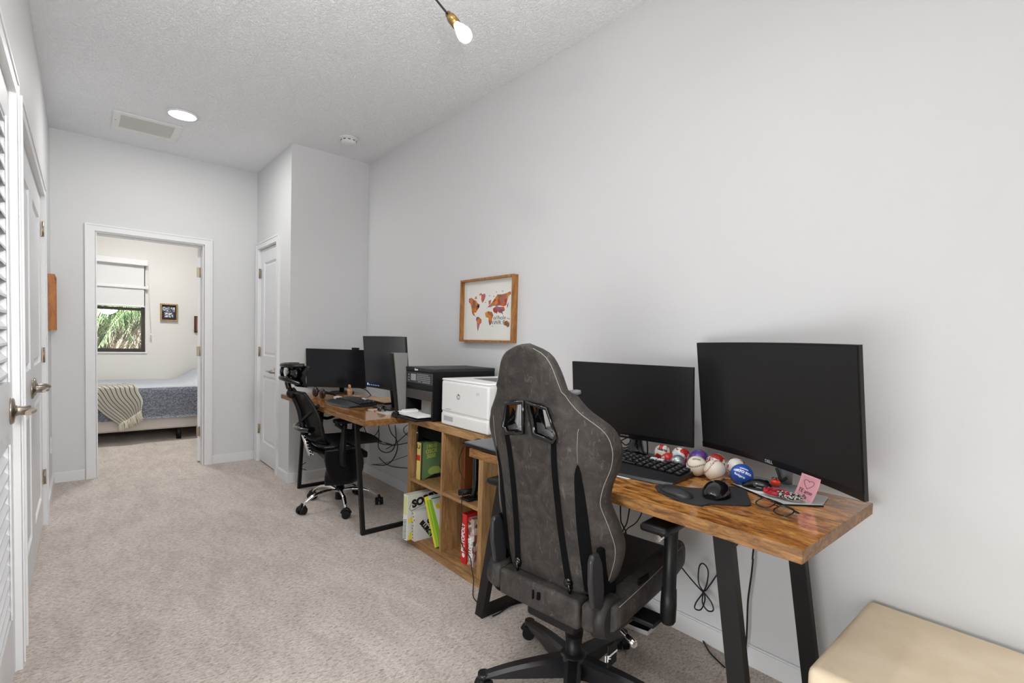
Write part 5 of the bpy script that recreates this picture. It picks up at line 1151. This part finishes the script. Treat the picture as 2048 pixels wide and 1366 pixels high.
for v_ in mb.bm.verts: v_.co.z = max(v_.co.z, DZ + 0.0012)
for _k in (0,): build('wrist_rest', mb, mat('charcoal_gel', S(40, 40, 41), 0.4), t_)
mouse('large black mouse on the ergonomic pad', (1.512, 0.745), 12, 0.118, 0.082, 0.046, DZ + 0.005)
# baseballs
def baseball(label, c, r, base, extras, rot, seam=True, seam_m=None):
    t_ = thing('baseball', label, 'baseball', (c[0], c[1], DZ), 0, 'souvenir baseballs along the desk')
    R = Matrix.Rotation(rot[2], 3, 'Z') @ Matrix.Rotation(rot[1], 3, 'Y') @ Matrix.Rotation(rot[0], 3, 'X'); cc_ = Vector((c[0], c[1], DZ + r))
    mb = MB(); mb.ball(cc_, r, (1, 1, 1), 28, R); build('leather_cover', mb, base, t_)
    if seam:
        pts = []; mbx = MB()
        for i in range(64):
            t = 2 * PI * i / 64; x = math.cos(t) + 0.42 * math.cos(3 * t); y = math.sin(t) - 0.42 * math.sin(3 * t); z = 1.25 * math.sin(2 * t); v = Vector((x, y, z)).normalized(); pts.append(v)
        mbx.tube([cc_ + R @ (p * (r * 1.002)) for p in pts], 0.0006, 4, True)
        for i in range(64):
            p = pts[i]; q = pts[(i + 1) % 64]; tn = (q - p).normalized(); sd = p.cross(tn)
            for s_ in (-1, 1): mbx.tube([cc_ + R @ (p * (r * 1.004)), cc_ + R @ ((p + sd * s_ * 0.10 + tn * 0.03).normalized() * (r * 1.004))], 0.0007, 4)
        build('stitches', mbx, seam_m or mat('seam_thread', S(150, 62, 50), 0.7) if 'seam_thread' not in MATS else (seam_m or MATS['seam_thread']), t_)
    for kind, ang, args in extras: pass
    return t_, cc_, R
ivory = mat('ivory_leather', S(226, 216, 200), 0.42)
def print_ball(name, cols, scale, seed=0.0):
    m = mat(name, S(220, 220, 220), 0.3, coat=0.3); tc = N(m, 'ShaderNodeTexCoord'); mp = N(m, 'ShaderNodeMapping'); mp.inputs['Location'].default_value = (seed, seed * 2, 0); Lk(m, tc.outputs['Object'], mp.inputs['Vector'])
    r = ramp(m, noise(m, mp.outputs['Vector'], scale, 1, 0.5, 0.6), cols); 
    for nn in m.node_tree.nodes:
        if nn.bl_idname == 'ShaderNodeValToRGB': nn.color_ramp.interpolation = 'CONSTANT'
    Lk(m, r, bsdf(m).inputs['Base Color']); return m
W_ = S(226, 222, 214)
seam_dk = mat('dark_seam', S(70, 60, 56), 0.7)
def to_cam(cc_): 
    d_ = (Vector((0, 0, CAM_H)) - cc_).normalized(); ax_ = Vector((0, 0, 1)).cross(d_).normalized(); return d_, ax_, d_.cross(ax_)
def blabel(t_, cc_, r, s, size, du=0.0, dv=0.0, m=None, name='lettering', ang=0.0):
    """lettering wrapped on the ball's side that faces the room"""
    d_ = Vector((-0.82, -0.38, 0.42)).normalized(); ax_ = Vector((0, 0, 1)).cross(d_).normalized(); ay_ = d_.cross(ax_)
    ax_, ay_ = ax_ * math.cos(ang) + ay_ * math.sin(ang), ay_ * math.cos(ang) - ax_ * math.sin(ang)
    o = text(name, s, size, cc_ + ax_ * du + ay_ * dv + d_ * (r + 0.0), ax_, ay_, m or print_blk, t_, 0.0002, 1.0, 0.0006)
    inv = MW[o.name].inverted(); c0 = inv @ cc_
    for v_ in o.data.vertices: v_.co = c0 + (v_.co - c0).normalized() * (r * 1.006)
    return o
t_, c_, R_ = baseball('cream and orange souvenir ball with black script, left end of the row', (1.797, 1.120), 0.0345, print_ball('cream_orange_ball', [(0.0, S(190, 46, 36)), (0.42, W_), (0.66, S(214, 120, 40))], 16, 0.3), [], (0.4, 0.2, 1)); blabel(t_, c_, 0.0345, 'Valente', 0.017, 0, 0.006, ang=-0.15)
t_, c_, R_ = baseball('souvenir ball with pale blue, white and red patches behind the silver ball', (1.800, 1.040), 0.036, print_ball('pale_blue_red_ball', [(0.0, S(196, 212, 226)), (0.47, W_), (0.56, S(206, 36, 36))], 15, 1.3), [], (0, 1, 1), True, seam_dk)
t_, c_, R_ = baseball('small silver foil ball beside the keyboard corner', (1.725, 1.008), 0.028, mat('silver_foil', S(188, 190, 194), 0.3, metal=0.8), [], (1, 0.4, 0), True, mat('silver_thread', S(130, 130, 132), 0.4))
t_, c_, R_ = baseball('small striped red and white ball between keyboard and silver ball', (1.762, 1.075), 0.024, print_ball('striped_red_ball', [(0.0, S(206, 40, 40)), (0.48, W_), (0.58, S(216, 110, 60))], 40, 0.1), [], (1, 0, 0.4), False)
t_, c_, R_ = baseball('purple and blue souvenir ball behind the first white baseball', (1.812, 0.968), 0.0365, print_ball('purple_ball', [(0.0, S(60, 50, 130)), (0.45, S(88, 60, 150)), (0.60, S(70, 130, 190))], 14, 2.1), [], (0.3, 1, 1.2))
t_, c_, R_ = baseball('white baseball with faint lettering and dark stitches beside the purple ball', (1.700, 0.917), 0.0365, ivory, [], (1.35, 0.25, 0.75), True, seam_dk); blabel(t_, c_, 0.0365, 'OFFICIAL', 0.0085, 0, 0.020, mat('grey_stamp', S(110, 108, 104), 0.6), ang=0.02)
t_, c_, R_ = baseball('red souvenir ball behind the plain white baseball', (1.800, 0.893), 0.0365, print_ball('red_ball', [(0.0, S(170, 44, 40)), (0.54, W_), (0.62, S(150, 40, 40))], 22, 3.0), [], (0.2, 0.6, 2), True, mat('white_thread', S(220, 214, 205), 0.6))
t_, c_, R_ = baseball('plain white baseball with red-brown stitches at the front of the row', (1.690, 0.842), 0.0372, ivory, [], (0.4, 1.0, 0.15), True); blabel(t_, c_, 0.0372, "'  '", 0.016, -0.012, 0.014, print_blk)
t_, c_, R_ = baseball('white ball with red print behind the blue ball', (1.792, 0.816), 0.0365, print_ball('white_red_ball', [(0.0, W_), (0.58, S(190, 60, 56)), (0.66, W_)], 30, 4.0), [], (0.8, 0.3, 1.1), True, print_blk)
t_, c_, R_ = baseball('royal blue and white lettered ball at the right end of the row', (1.708, 0.756), 0.0375, print_ball('royal_blue_ball', [(0.0, S(28, 58, 120)), (0.35, S(36, 84, 176)), (0.66, S(28, 48, 96))], 12, 5.0), [], (0.2, 0.2, 0.6), False)
blabel(t_, c_, 0.0375, 'PUERTO RICO', 0.0125, 0, 0.004, print_wht, ang=-0.25); blabel(t_, c_, 0.0375, 'Boriquen', 0.0115, -0.004, -0.013, print_wht, ang=-0.4); blabel(t_, c_, 0.0375, 'ccccccccc', 0.008, 0.004, 0.018, print_wht, ang=-0.2)
# small tray with trinkets
TR = [(1.700, 0.760), (1.760, 0.752), (1.80, 0.730), (1.800, 0.545), (1.775, 0.505), (1.700, 0.500), (1.640, 0.560), (1.650, 0.65)]
t_ = thing('notepad_tray', 'flat pale grey pad with white papers under the trinkets by the curved monitor', 'desk pad', (1.72, 0.63, DZ))
mb = MB(); mb.prism([(1.696, 0.782), (1.600, 0.585), (1.690, 0.503), (1.80, 0.52), (1.80, 0.70)], (0, 0, DZ), (1, 0, 0), (0, 1, 0), (0, 0, 0.006), 0.002); build('pad', mb, paper_grey_m, t_)
mb = MB(); mb.prism([(1.692, 0.775), (1.640, 0.675), (1.700, 0.600), (1.78, 0.62), (1.79, 0.69)], (0, 0, DZ + 0.0062), (1, 0, 0), (0, 1, 0), (0, 0, 0.0015)); build('sheet', mb, paper_m, t_)
mb = MB(); mb.prism([(1.694, 0.784), (1.597, 0.584), (1.690, 0.499), (1.692, 0.503), (1.602, 0.585), (1.697, 0.781)], (0, 0, DZ), (1, 0, 0), (0, 1, 0), (0, 0, 0.004)); build('dark_edge', mb, blk_plastic, t_)
mouse('small glossy black mouse lying on the white sheet by the blue ball', (1.692, 0.694), -82, 0.095, 0.056, 0.032, DZ + 0.008)
t_ = thing('toy_strawberry', 'tiny red toy strawberry on the desk behind the glasses', 'toy', (1.765, 0.668, DZ + 0.008))
mb = MB(); mb.ball((1.765, 0.668, DZ + 0.022), 0.0145, (1, 1.1, 0.9), 18); build('berry', mb, mat('toy_red', S(222, 58, 34), 0.35), t_)
mb = MB()
for k in range(5): a = k * 2 * PI / 5; mb.add([(1.765, 0.668, DZ + 0.041), (1.765 + 0.012 * math.cos(a - 0.3), 0.668 + 0.012 * math.sin(a - 0.3), DZ + 0.038), (1.765 + 0.016 * math.cos(a), 0.668 + 0.016 * math.sin(a), DZ + 0.034), (1.765 + 0.012 * math.cos(a + 0.3), 0.668 + 0.012 * math.sin(a + 0.3), DZ + 0.038)], [(0, 1, 2, 3)])
build('leaf_cap', mb, mat('toy_leaf', S(60, 44, 30), 0.5), t_)
def braid(label, c, rx, ry, z, m2, seed):
    rnd = random.Random(seed); mb = MB(); t_ = thing('bracelet', label, 'bracelet', (c[0], c[1], z - 0.006), 0, 'braided bracelets on the desk')
    mb.tube([(c[0] + rx * math.cos(a * PI / 16), c[1] + ry * math.sin(a * PI / 16), z) for a in range(32)], 0.0055, 7, True); build('cord', mb, m2[0], t_)
    mb = MB()
    for k in range(30): a = k * 2 * PI / 30; mb.ball((c[0] + rx * math.cos(a) + rnd.uniform(-.003, .003), c[1] + ry * math.sin(a) + rnd.uniform(-.003, .003), z + 0.003 + rnd.uniform(0, .003)), 0.0048, (1, 1, 0.8), 8)
    build('beads', mb, m2[1], t_)
crim = mat('crimson_cord', S(186, 36, 52), 0.5); bead = mat('speckled_beads', S(60, 56, 60), 0.4); v = coords(bead); Lk(bead, ramp(bead, noise(bead, v, 190, 1), [(0.5, S(22, 22, 24)), (0.56, S(214, 210, 206))]), bsdf(bead).inputs['Base Color'])
braid('red braided bracelet on the grey pad by the pink note', (1.662, 0.625), 0.026, 0.034, DZ + 0.018, (crim, crim), 1)
braid('black and white beaded bracelet on the grey pad by the pink note', (1.655, 0.585), 0.022, 0.034, DZ + 0.018, (bead, bead), 2)
# pink sticky note on the big monitor
Mn = mon_matrix((1.746, 0.681, 1.043), -27.2, -6.8)
t_ = thing('sticky_note', 'pink sticky note with a drawn heart hanging from the big curved monitor', 'note', tuple(Mn @ Vector((0.12, -0.02, -0.27))))
def nf(u, v):
    x = 0.118 + 0.078 * u - 0.026 * v; z = -0.197 - 0.080 * v; y = -0.034 * (2 * x / 0.71) ** 2 - 0.004 - 0.016 * v * v
    return Mn @ Vector((x, y, z))
mb = MB(); mb.grid(nf, 8, 8); bmesh.ops.solidify(mb.bm, geom=list(mb.bm.faces), thickness=0.0006); build('paper', mb, pink_m, t_)
def nl(u, v): return nf(u, v) + (Mn.to_3x3() @ Vector((0, -0.0012, 0)))
mb = MB(); H = [(0.50 + 0.26 * (math.sin(a) ** 3), 0.34 - (0.17 * math.cos(a) - 0.065 * math.cos(2 * a) - 0.025 * math.cos(3 * a))) for a in [2 * PI * i / 24 for i in range(24)]]
mb.tube([nl(*p) for p in H], 0.0006, 5, True); build('heart', mb, ink_m, t_)
Rn = Mn.to_3x3()
text('lettering', 'TE amo', 0.018, nl(0.47, 0.66) + Rn @ Vector((0, -0.0006, 0)), (nf(0.9, 0.66) - nf(0.1, 0.66)), (nf(0.5, 0.5) - nf(0.5, 0.8)), ink_m, t_, 0.0002)
text('lettering', 'Pa', 0.018, nl(0.55, 0.86) + Rn @ Vector((0, -0.0006, 0)), (nf(0.9, 0.86) - nf(0.1, 0.86)), (nf(0.5, 0.7) - nf(0.5, 0.95)), ink_m, t_, 0.0002)
# eyeglasses lying upside down at the front edge
t_ = thing('eyeglasses', 'black rimmed eyeglasses lying folded near the right front corner of the desk', 'eyeglasses', (1.51, 0.56, DZ))
gp = Vector((1.500, 0.567, DZ + 0.020)); gx = Vector((-0.063, -0.135, -0.002)).normalized(); gy = Vector((0.86, -0.36, 0.36)).normalized(); gn = gx.cross(gy).normalized(); gy = gn.cross(gx)
def rim(cx): return [gp + gx * (cx + 0.026 * math.copysign(abs(math.cos(a)) ** 0.75, math.cos(a))) + gy * (0.0215 * math.copysign(abs(math.sin(a)) ** 0.8, math.sin(a))) for a in [2 * PI * i / 28 for i in range(28)]]
for s_ in (-1, 1):
    mb = MB(); mb.tube(rim(s_ * 0.034), 0.0021, 7, True); build('rim', mb, blk_gloss, t_)
    mb = MB(); P_ = rim(s_ * 0.034); mb.prism([(0, 0)] * 0 or [((p - gp).dot(gx), (p - gp).dot(gy)) for p in P_], gp - gn * 0.0005, gx, gy, gn * 0.001); build('lens', mb, glass_m, t_)
    mb = MB(); h0 = gp + gx * s_ * 0.062 + gy * 0.010; fold = -s_ * gx; mb.tube([h0, h0 + Vector((0.010, -0.004, 0)) + gx * s_ * 0.004, h0 + Vector((0.018, -0.008, -0.002 if s_ > 0 else 0.002)) + fold * 0.055, h0 + Vector((0.024, -0.010, -0.008)) + fold * 0.11], 0.0019, 7, smooth_n=4); build('temple', mb, blk_gloss, t_)
mb = MB(); mb.tube([gp + gx * -0.010 + gy * 0.006, gp + gy * 0.010 - gn * 0.002, gp + gx * 0.010 + gy * 0.006], 0.0017, 7, smooth_n=4); build('bridge', mb, blk_gloss, t_)
# closed laptop at the left end, paper slip under the keyboard
t_ = thing('laptop', 'closed slim grey laptop at the left end of the foreground desk', 'laptop', (1.44, 1.66, DZ))
mb = MB(); mb.box(1.292, 1.53, 1.47, 1.802, DZ + 0.0005, DZ + 0.013, 0.003); build('laptop_base', mb, blk_plastic, t_)
mb = MB(); mb.box(1.290, 1.53, 1.47, 1.804, DZ + 0.0135, DZ + 0.021, 0.003); build('laptop_lid', mb, mat('slate_metal', S(92, 96, 104), 0.35, metal=0.5), t_)
mb = MB(); mb.box(1.447, 1.50, 1.035, 1.11, DZ + 0.0002, DZ + 0.001); solo('paper_slip', 'white paper slip under the front of the keyboard', 'paper', mb, paper_m)

# ------------------------------------------------------------ things on the far desk
keyboard('black keyboard with grey wrist rest on the far alcove desk', (1.475, 3.40), -88, 0.40, 0.13, 0.085, arc=0.01)
mouse('small black mouse on the papers of the far desk', (1.470, 2.975), 70, 0.10, 0.06, 0.036, DZ + 0.004)
mb = MB(); mb.box(1.420, 1.66, 2.80, 3.075, DZ, DZ + 0.0035); solo('paper_pad', 'white and red printed pad under the mouse on the far desk', 'paper', mb, [print_ball('red_white_page', [(0.0, W_), (0.6, S(206, 60, 44)), (0.68, W_)], 16, 1.0)])
t_ = thing('laptop', 'slim laptop with a tan cover lying behind the far keyboard', 'laptop', (1.70, 3.38, DZ))
mb = MB(); mb.box(1.61, 1.795, 3.22, 3.52, DZ + 0.0005, DZ + 0.015, 0.003); build('laptop_base', mb, blk_plastic, t_)
mb = MB(); mb.box(1.61, 1.795, 3.22, 3.52, DZ + 0.0155, DZ + 0.020, 0.003); build('laptop_lid', mb, pale_wood_m, t_)
t_ = thing('headphones', 'dark brown over-ear headphones lying on the left of the far desk', 'headphones', (1.40, 3.86, DZ))
for dy in (-0.07, 0.08):
    mb = MB(); mb.ball((1.375, 3.84 + dy, DZ + 0.040), 0.045, (0.5, 0.85, 0.88), 18); build('ear_cup', mb, mat('dark_brown_gloss', S(48, 30, 22), 0.25) if 'dark_brown_gloss' not in MATS else MATS['dark_brown_gloss'], t_)
mb = MB(); mb.tube([(1.375, 3.77, DZ + 0.05), (1.45, 3.78, DZ + 0.035), (1.50, 3.845, DZ + 0.02), (1.45, 3.915, DZ + 0.035), (1.375, 3.92, DZ + 0.05)], 0.010, 8, smooth_n=5); build('headband', mb, blk_plastic, t_)
t_ = thing('wooden_figure', 'small pale wooden hand figure standing on the far desk', 'figurine', (1.60, 3.80, DZ))
mb = MB(); mb.tube([(1.60, 3.80, DZ), (1.602, 3.80, DZ + 0.04), (1.598, 3.80, DZ + 0.065)], [0.016, 0.020, 0.018], 10); build('palm', mb, pale_wood_m, t_)
for k in range(4):
    mb = MB(); y = 3.785 + k * 0.010; mb.tube([(1.60, y, DZ + 0.06), (1.597, y - 0.002, DZ + 0.095 + 0.004 * (k in (1, 2)))], 0.0042, 7); build('finger', mb, pale_wood_m, t_)
mb = MB(); mb.tube([(1.60, 3.782, DZ + 0.035), (1.597, 3.765, DZ + 0.055), (1.597, 3.763, DZ + 0.07)], 0.0045, 7); build('thumb', mb, pale_wood_m, t_)
for k, (x, y, w_, d_, h_, m_, lb) in enumerate(((1.47, 3.70, 0.05, 0.07, 0.02, white_plastic, 'white earbud case near the headphones on the far desk'), (1.60, 3.66, 0.06, 0.04, 0.025, mat('tan_small_box', S(170, 140, 104), 0.5), 'small tan box behind the far keyboard'))):
    mb = MB(); mb.cbox((x, y, DZ + h_ / 2 + 0.0003), (w_, d_, h_), 0.006, 3); solo('small_case', lb, 'case', mb, m_)

# ------------------------------------------------------------ under the desks
t_ = thing('shoe', 'black shoe with a white sole edge on the carpet under the foreground desk', 'shoe', (1.86, 1.22, 0))
def shf(i, j):
    t = j / 10; w_ = 0.034 + 0.012 * math.sin(PI * t * 0.9); h_ = 0.085 - 0.045 * t if t < 0.9 else 0.035; a = PI * i / 12
    return Vector((1.83 + 0.02 * t, 1.34 - 0.17 * t, 0)) + Vector((0.99, 0.12, 0)).normalized() * (-math.cos(a) * w_) + Vector((0, 0, 0.018 + math.sin(a) * h_))
mb = MB(); mb.ring_loft([[shf(i, j) for i in range(13)] for j in range(11)], True); build('upper', mb, blk_matte, t_)
mb = MB(); mb.ring_loft([[Vector((p.x, p.y, z)) for p in [shf(0, j) for j in range(11)] + [shf(12, j) for j in range(10, -1, -1)]] for z in (0.0, 0.019)], True, True, False); build('sole', mb, white_plastic, t_)

def cable(label, pts, r=0.003, sm=6, closed=False, group=None):
    mb = MB(); mb.tube(pts, r, 8, closed, smooth_n=sm); return solo('cable', label, 'cable', mb, cable_m, group)
CG1 = 'cables under the foreground desk'; CG2 = 'tangled cables under the far desk'
cable('leftmost black cable dropping behind the gaming chair seat', [(1.86, 1.372, 0.722)] + [(1.86, 1.362, 0.454), (1.86, 1.349, 0.411), (1.86, 1.329, 0.381), (1.86, 1.313, 0.285), (1.86, 1.325, 0.188)], 0.0032, 6, False, CG1)
cable('middle cable slanting down behind the gaming chair seat', [(1.86, 1.29, 0.722)] + [(1.86, 1.321, 0.452), (1.86, 1.345, 0.389), (1.86, 1.358, 0.293), (1.86, 1.343, 0.205)], 0.0032, 6, False, CG1)
cable('thin cable slanting farthest right behind the gaming chair seat', [(1.86, 1.18, 0.722)] + [(1.86, 1.258, 0.475), (1.86, 1.329, 0.392), (1.86, 1.341, 0.298), (1.86, 1.326, 0.211)], 0.0026, 6, False, CG1)
cable('black cable bundle tied in loops hanging by the near desk leg', [(1.862, 0.80, 0.722), (1.89, 0.80, 0.60)] + [(1.905, 0.85, 0.473), (1.905, 0.878, 0.432), (1.905, 0.911, 0.353), (1.905, 0.949, 0.277), (1.905, 0.972, 0.243), (1.905, 0.997, 0.268), (1.905, 0.998, 0.331), (1.905, 0.982, 0.353), (1.905, 0.96, 0.334), (1.905, 0.961, 0.282), (1.905, 0.976, 0.235), (1.905, 1.004, 0.182), (1.905, 1.008, 0.155), (1.905, 0.982, 0.162), (1.905, 0.967, 0.208), (1.905, 0.974, 0.238), (1.905, 0.977, 0.193), (1.905, 0.954, 0.17), (1.905, 0.931, 0.18), (1.905, 0.937, 0.206), (1.905, 0.963, 0.23), (1.905, 0.99, 0.244), (1.905, 1.031, 0.27), (1.905, 1.073, 0.301)], 0.0028, 5, False, CG1)
cable('cable hanging straight down right of the near desk leg', [(1.862, 0.755, 0.722)] + [(1.93, 0.798, 0.451), (1.93, 0.797, 0.427), (1.93, 0.8, 0.367), (1.93, 0.808, 0.266), (1.93, 0.807, 0.168), (1.93, 0.808, 0.09), (1.93, 0.817, 0.049), (1.93, 0.832, 0.03)], 0.0034, 6, False, CG1)
cable('cable along the carpet from the shoe to the near desk leg', [(1.94, 1.134, 0.089)] + [(2.032, 1.107, 0.006), (1.979, 1.019, 0.006), (1.904, 0.936, 0.006), (1.86, 0.853, 0.006)], 0.0032, 6, False, CG1)
cable('cable trailing on the carpet from the left desk foot under the gaming chair', [(1.381, 1.681, 0.006), (1.42, 1.682, 0.006), (1.498, 1.697, 0.006), (1.565, 1.685, 0.006), (1.643, 1.647, 0.006)], 0.003, 6, False, CG1)
cable('short looped cable on the carpet behind the left chair arm leg', [(1.528, 1.587, 0.006), (1.599, 1.619, 0.006), (1.64, 1.638, 0.006), (1.642, 1.613, 0.006), (1.563, 1.571, 0.006)], 0.003, 6, False, CG1)
cable('thin charger cable from the laptop over the upper right shelf cell', [(1.40, 1.808, DZ + 0.010), (1.40, 1.85, DZ + 0.012)] + [(1.47, 2.046, 0.698), (1.47, 2.079, 0.656), (1.47, 2.095, 0.601), (1.47, 2.08, 0.553), (1.47, 2.043, 0.517)], 0.0022, 6, False)
cable('black power cable hanging from the shelf cell to the carpet by the red box', [(1.468, 2.05, 0.456), (1.468, 2.061, 0.389), (1.468, 2.053, 0.313), (1.468, 2.063, 0.232), (1.468, 2.043, 0.181), (1.468, 1.977, 0.145), (1.468, 1.962, 0.099), (1.468, 1.943, 0.043)] + [(1.423, 1.885, 0.005), (1.401, 1.831, 0.005), (1.405, 1.805, 0.005)], 0.0026, 6, False)
FX = 1.935
for lb, pts, r in (
    ('big round cable loop right of the near leg of the far desk', [(1.9, 3.903, 0.508), (1.9, 3.89, 0.412), (1.9, 3.895, 0.305)] + [(1.93, 3.834, 0.27), (1.93, 3.702, 0.315), (1.93, 3.645, 0.408), (1.93, 3.667, 0.527)], 0.004),
    ('cable sweeping down and up beside the shelf under the far desk', [(1.93, 3.799, 0.537), (1.93, 3.734, 0.455), (1.93, 3.637, 0.409), (1.93, 3.625, 0.329), (1.93, 3.699, 0.233), (1.93, 3.83, 0.164), (1.93, 4.067, 0.119)], 0.004),
    ('cable crossing to the shelf side at mid height', [(1.93, 4.076, 0.335), (1.93, 3.883, 0.333), (1.93, 3.661, 0.364), (1.93, 3.457, 0.416)], 0.0035),
    ('slanting cable rising to the shelf corner', [(1.93, 3.817, 0.302), (1.93, 3.661, 0.372), (1.93, 3.538, 0.446), (1.93, 3.46, 0.494)], 0.0035),
    ('lowest cable running to the shelf side', [(1.93, 3.944, 0.206), (1.93, 3.813, 0.176), (1.93, 3.654, 0.184), (1.93, 3.449, 0.219)], 0.0035),
    ('thin cable running up to the shelf side', [(1.935, 4.108, 0.106), (1.935, 3.841, 0.178), (1.935, 3.623, 0.255), (1.935, 3.462, 0.315)], 0.0022),
    ('small curled cable by the shelf edge under the far desk', [(1.93, 3.462, 0.557), (1.93, 3.517, 0.525), (1.93, 3.516, 0.493), (1.93, 3.459, 0.478)], 0.003),
    ('cable hanging from the far desk behind the mesh chair arm', [(1.732, 4.28, 0.509), (1.756, 4.28, 0.418), (1.789, 4.28, 0.348), (1.812, 4.28, 0.314)], 0.005),
    ('loop of cable in the alcove behind the far desk leg', [(1.93, 4.265, 0.44), (1.93, 4.178, 0.363), (1.93, 4.047, 0.375), (1.93, 3.963, 0.441), (1.93, 3.965, 0.493)], 0.004)):
    cable(lb, pts, r, 6, False, CG2)
cable('small looped cable beside the far leg of the far desk', [(1.427, 4.27, 0.166), (1.395, 4.27, 0.149), (1.379, 4.27, 0.126), (1.428, 4.27, 0.102)], 0.003, 6)
t_ = thing('power_strip', 'white power adapter hanging on the alcove wall under the far desk', 'power adapter', (1.80, 4.29, 0.33))
mb = MB(); o = Vector([(1.802, 4.29, 0.349)][0]); mb.cbox(o, (0.06, 0.05, 0.045), 0.008, 3); build('adapter_body', mb, white_plastic, t_)
mb = MB(); mb.cbox(o + Vector((0.05, 0, 0)), (0.04, 0.04, 0.035), 0.006, 3); build('black_plug', mb, blk_plastic, t_)
# cable knot behind the foreground left monitor
for k, pts in enumerate(([(1.9, 1.434, 0.811), (1.9, 1.41, 0.787), (1.9, 1.375, 0.769), (1.9, 1.349, 0.797), (1.9, 1.369, 0.817)], [(1.9, 1.421, 0.773), (1.9, 1.388, 0.795), (1.9, 1.35, 0.816)], [(1.9, 1.409, 0.757), (1.9, 1.375, 0.756), (1.9, 1.338, 0.788)])):
    cable(('first', 'second', 'third')[k] + ' thin cable tangled behind the neck of the flat monitor' if k else 'looped thin cable behind the neck of the flat monitor', pts, 0.003, 5, False, 'cables behind the flat monitor')
cable('thin cable dropping behind the flat monitor right of its neck', [(1.87, 1.244, 0.818), (1.87, 1.24, 0.786), (1.87, 1.239, 0.764)], 0.003, 5, False)
cable('black cable hanging below the curved monitor near its stand', [(1.8, 0.68, 0.824), (1.8, 0.671, 0.802), (1.8, 0.663, 0.783), (1.8, 0.645, 0.797)], 0.005, 5, False)
for lb, pts in (('arched black cable on the far desk behind the keyboard', [(1.8, 4.1, 0.801), (1.8, 3.959, 0.797), (1.8, 3.862, 0.768), (1.8, 3.833, 0.75)]), ('thin cable below the far landscape monitor', [(1.66, 4.417, 0.779), (1.66, 4.391, 0.732), (1.66, 4.142, 0.739)])): cable(lb, pts, 0.004, 6)
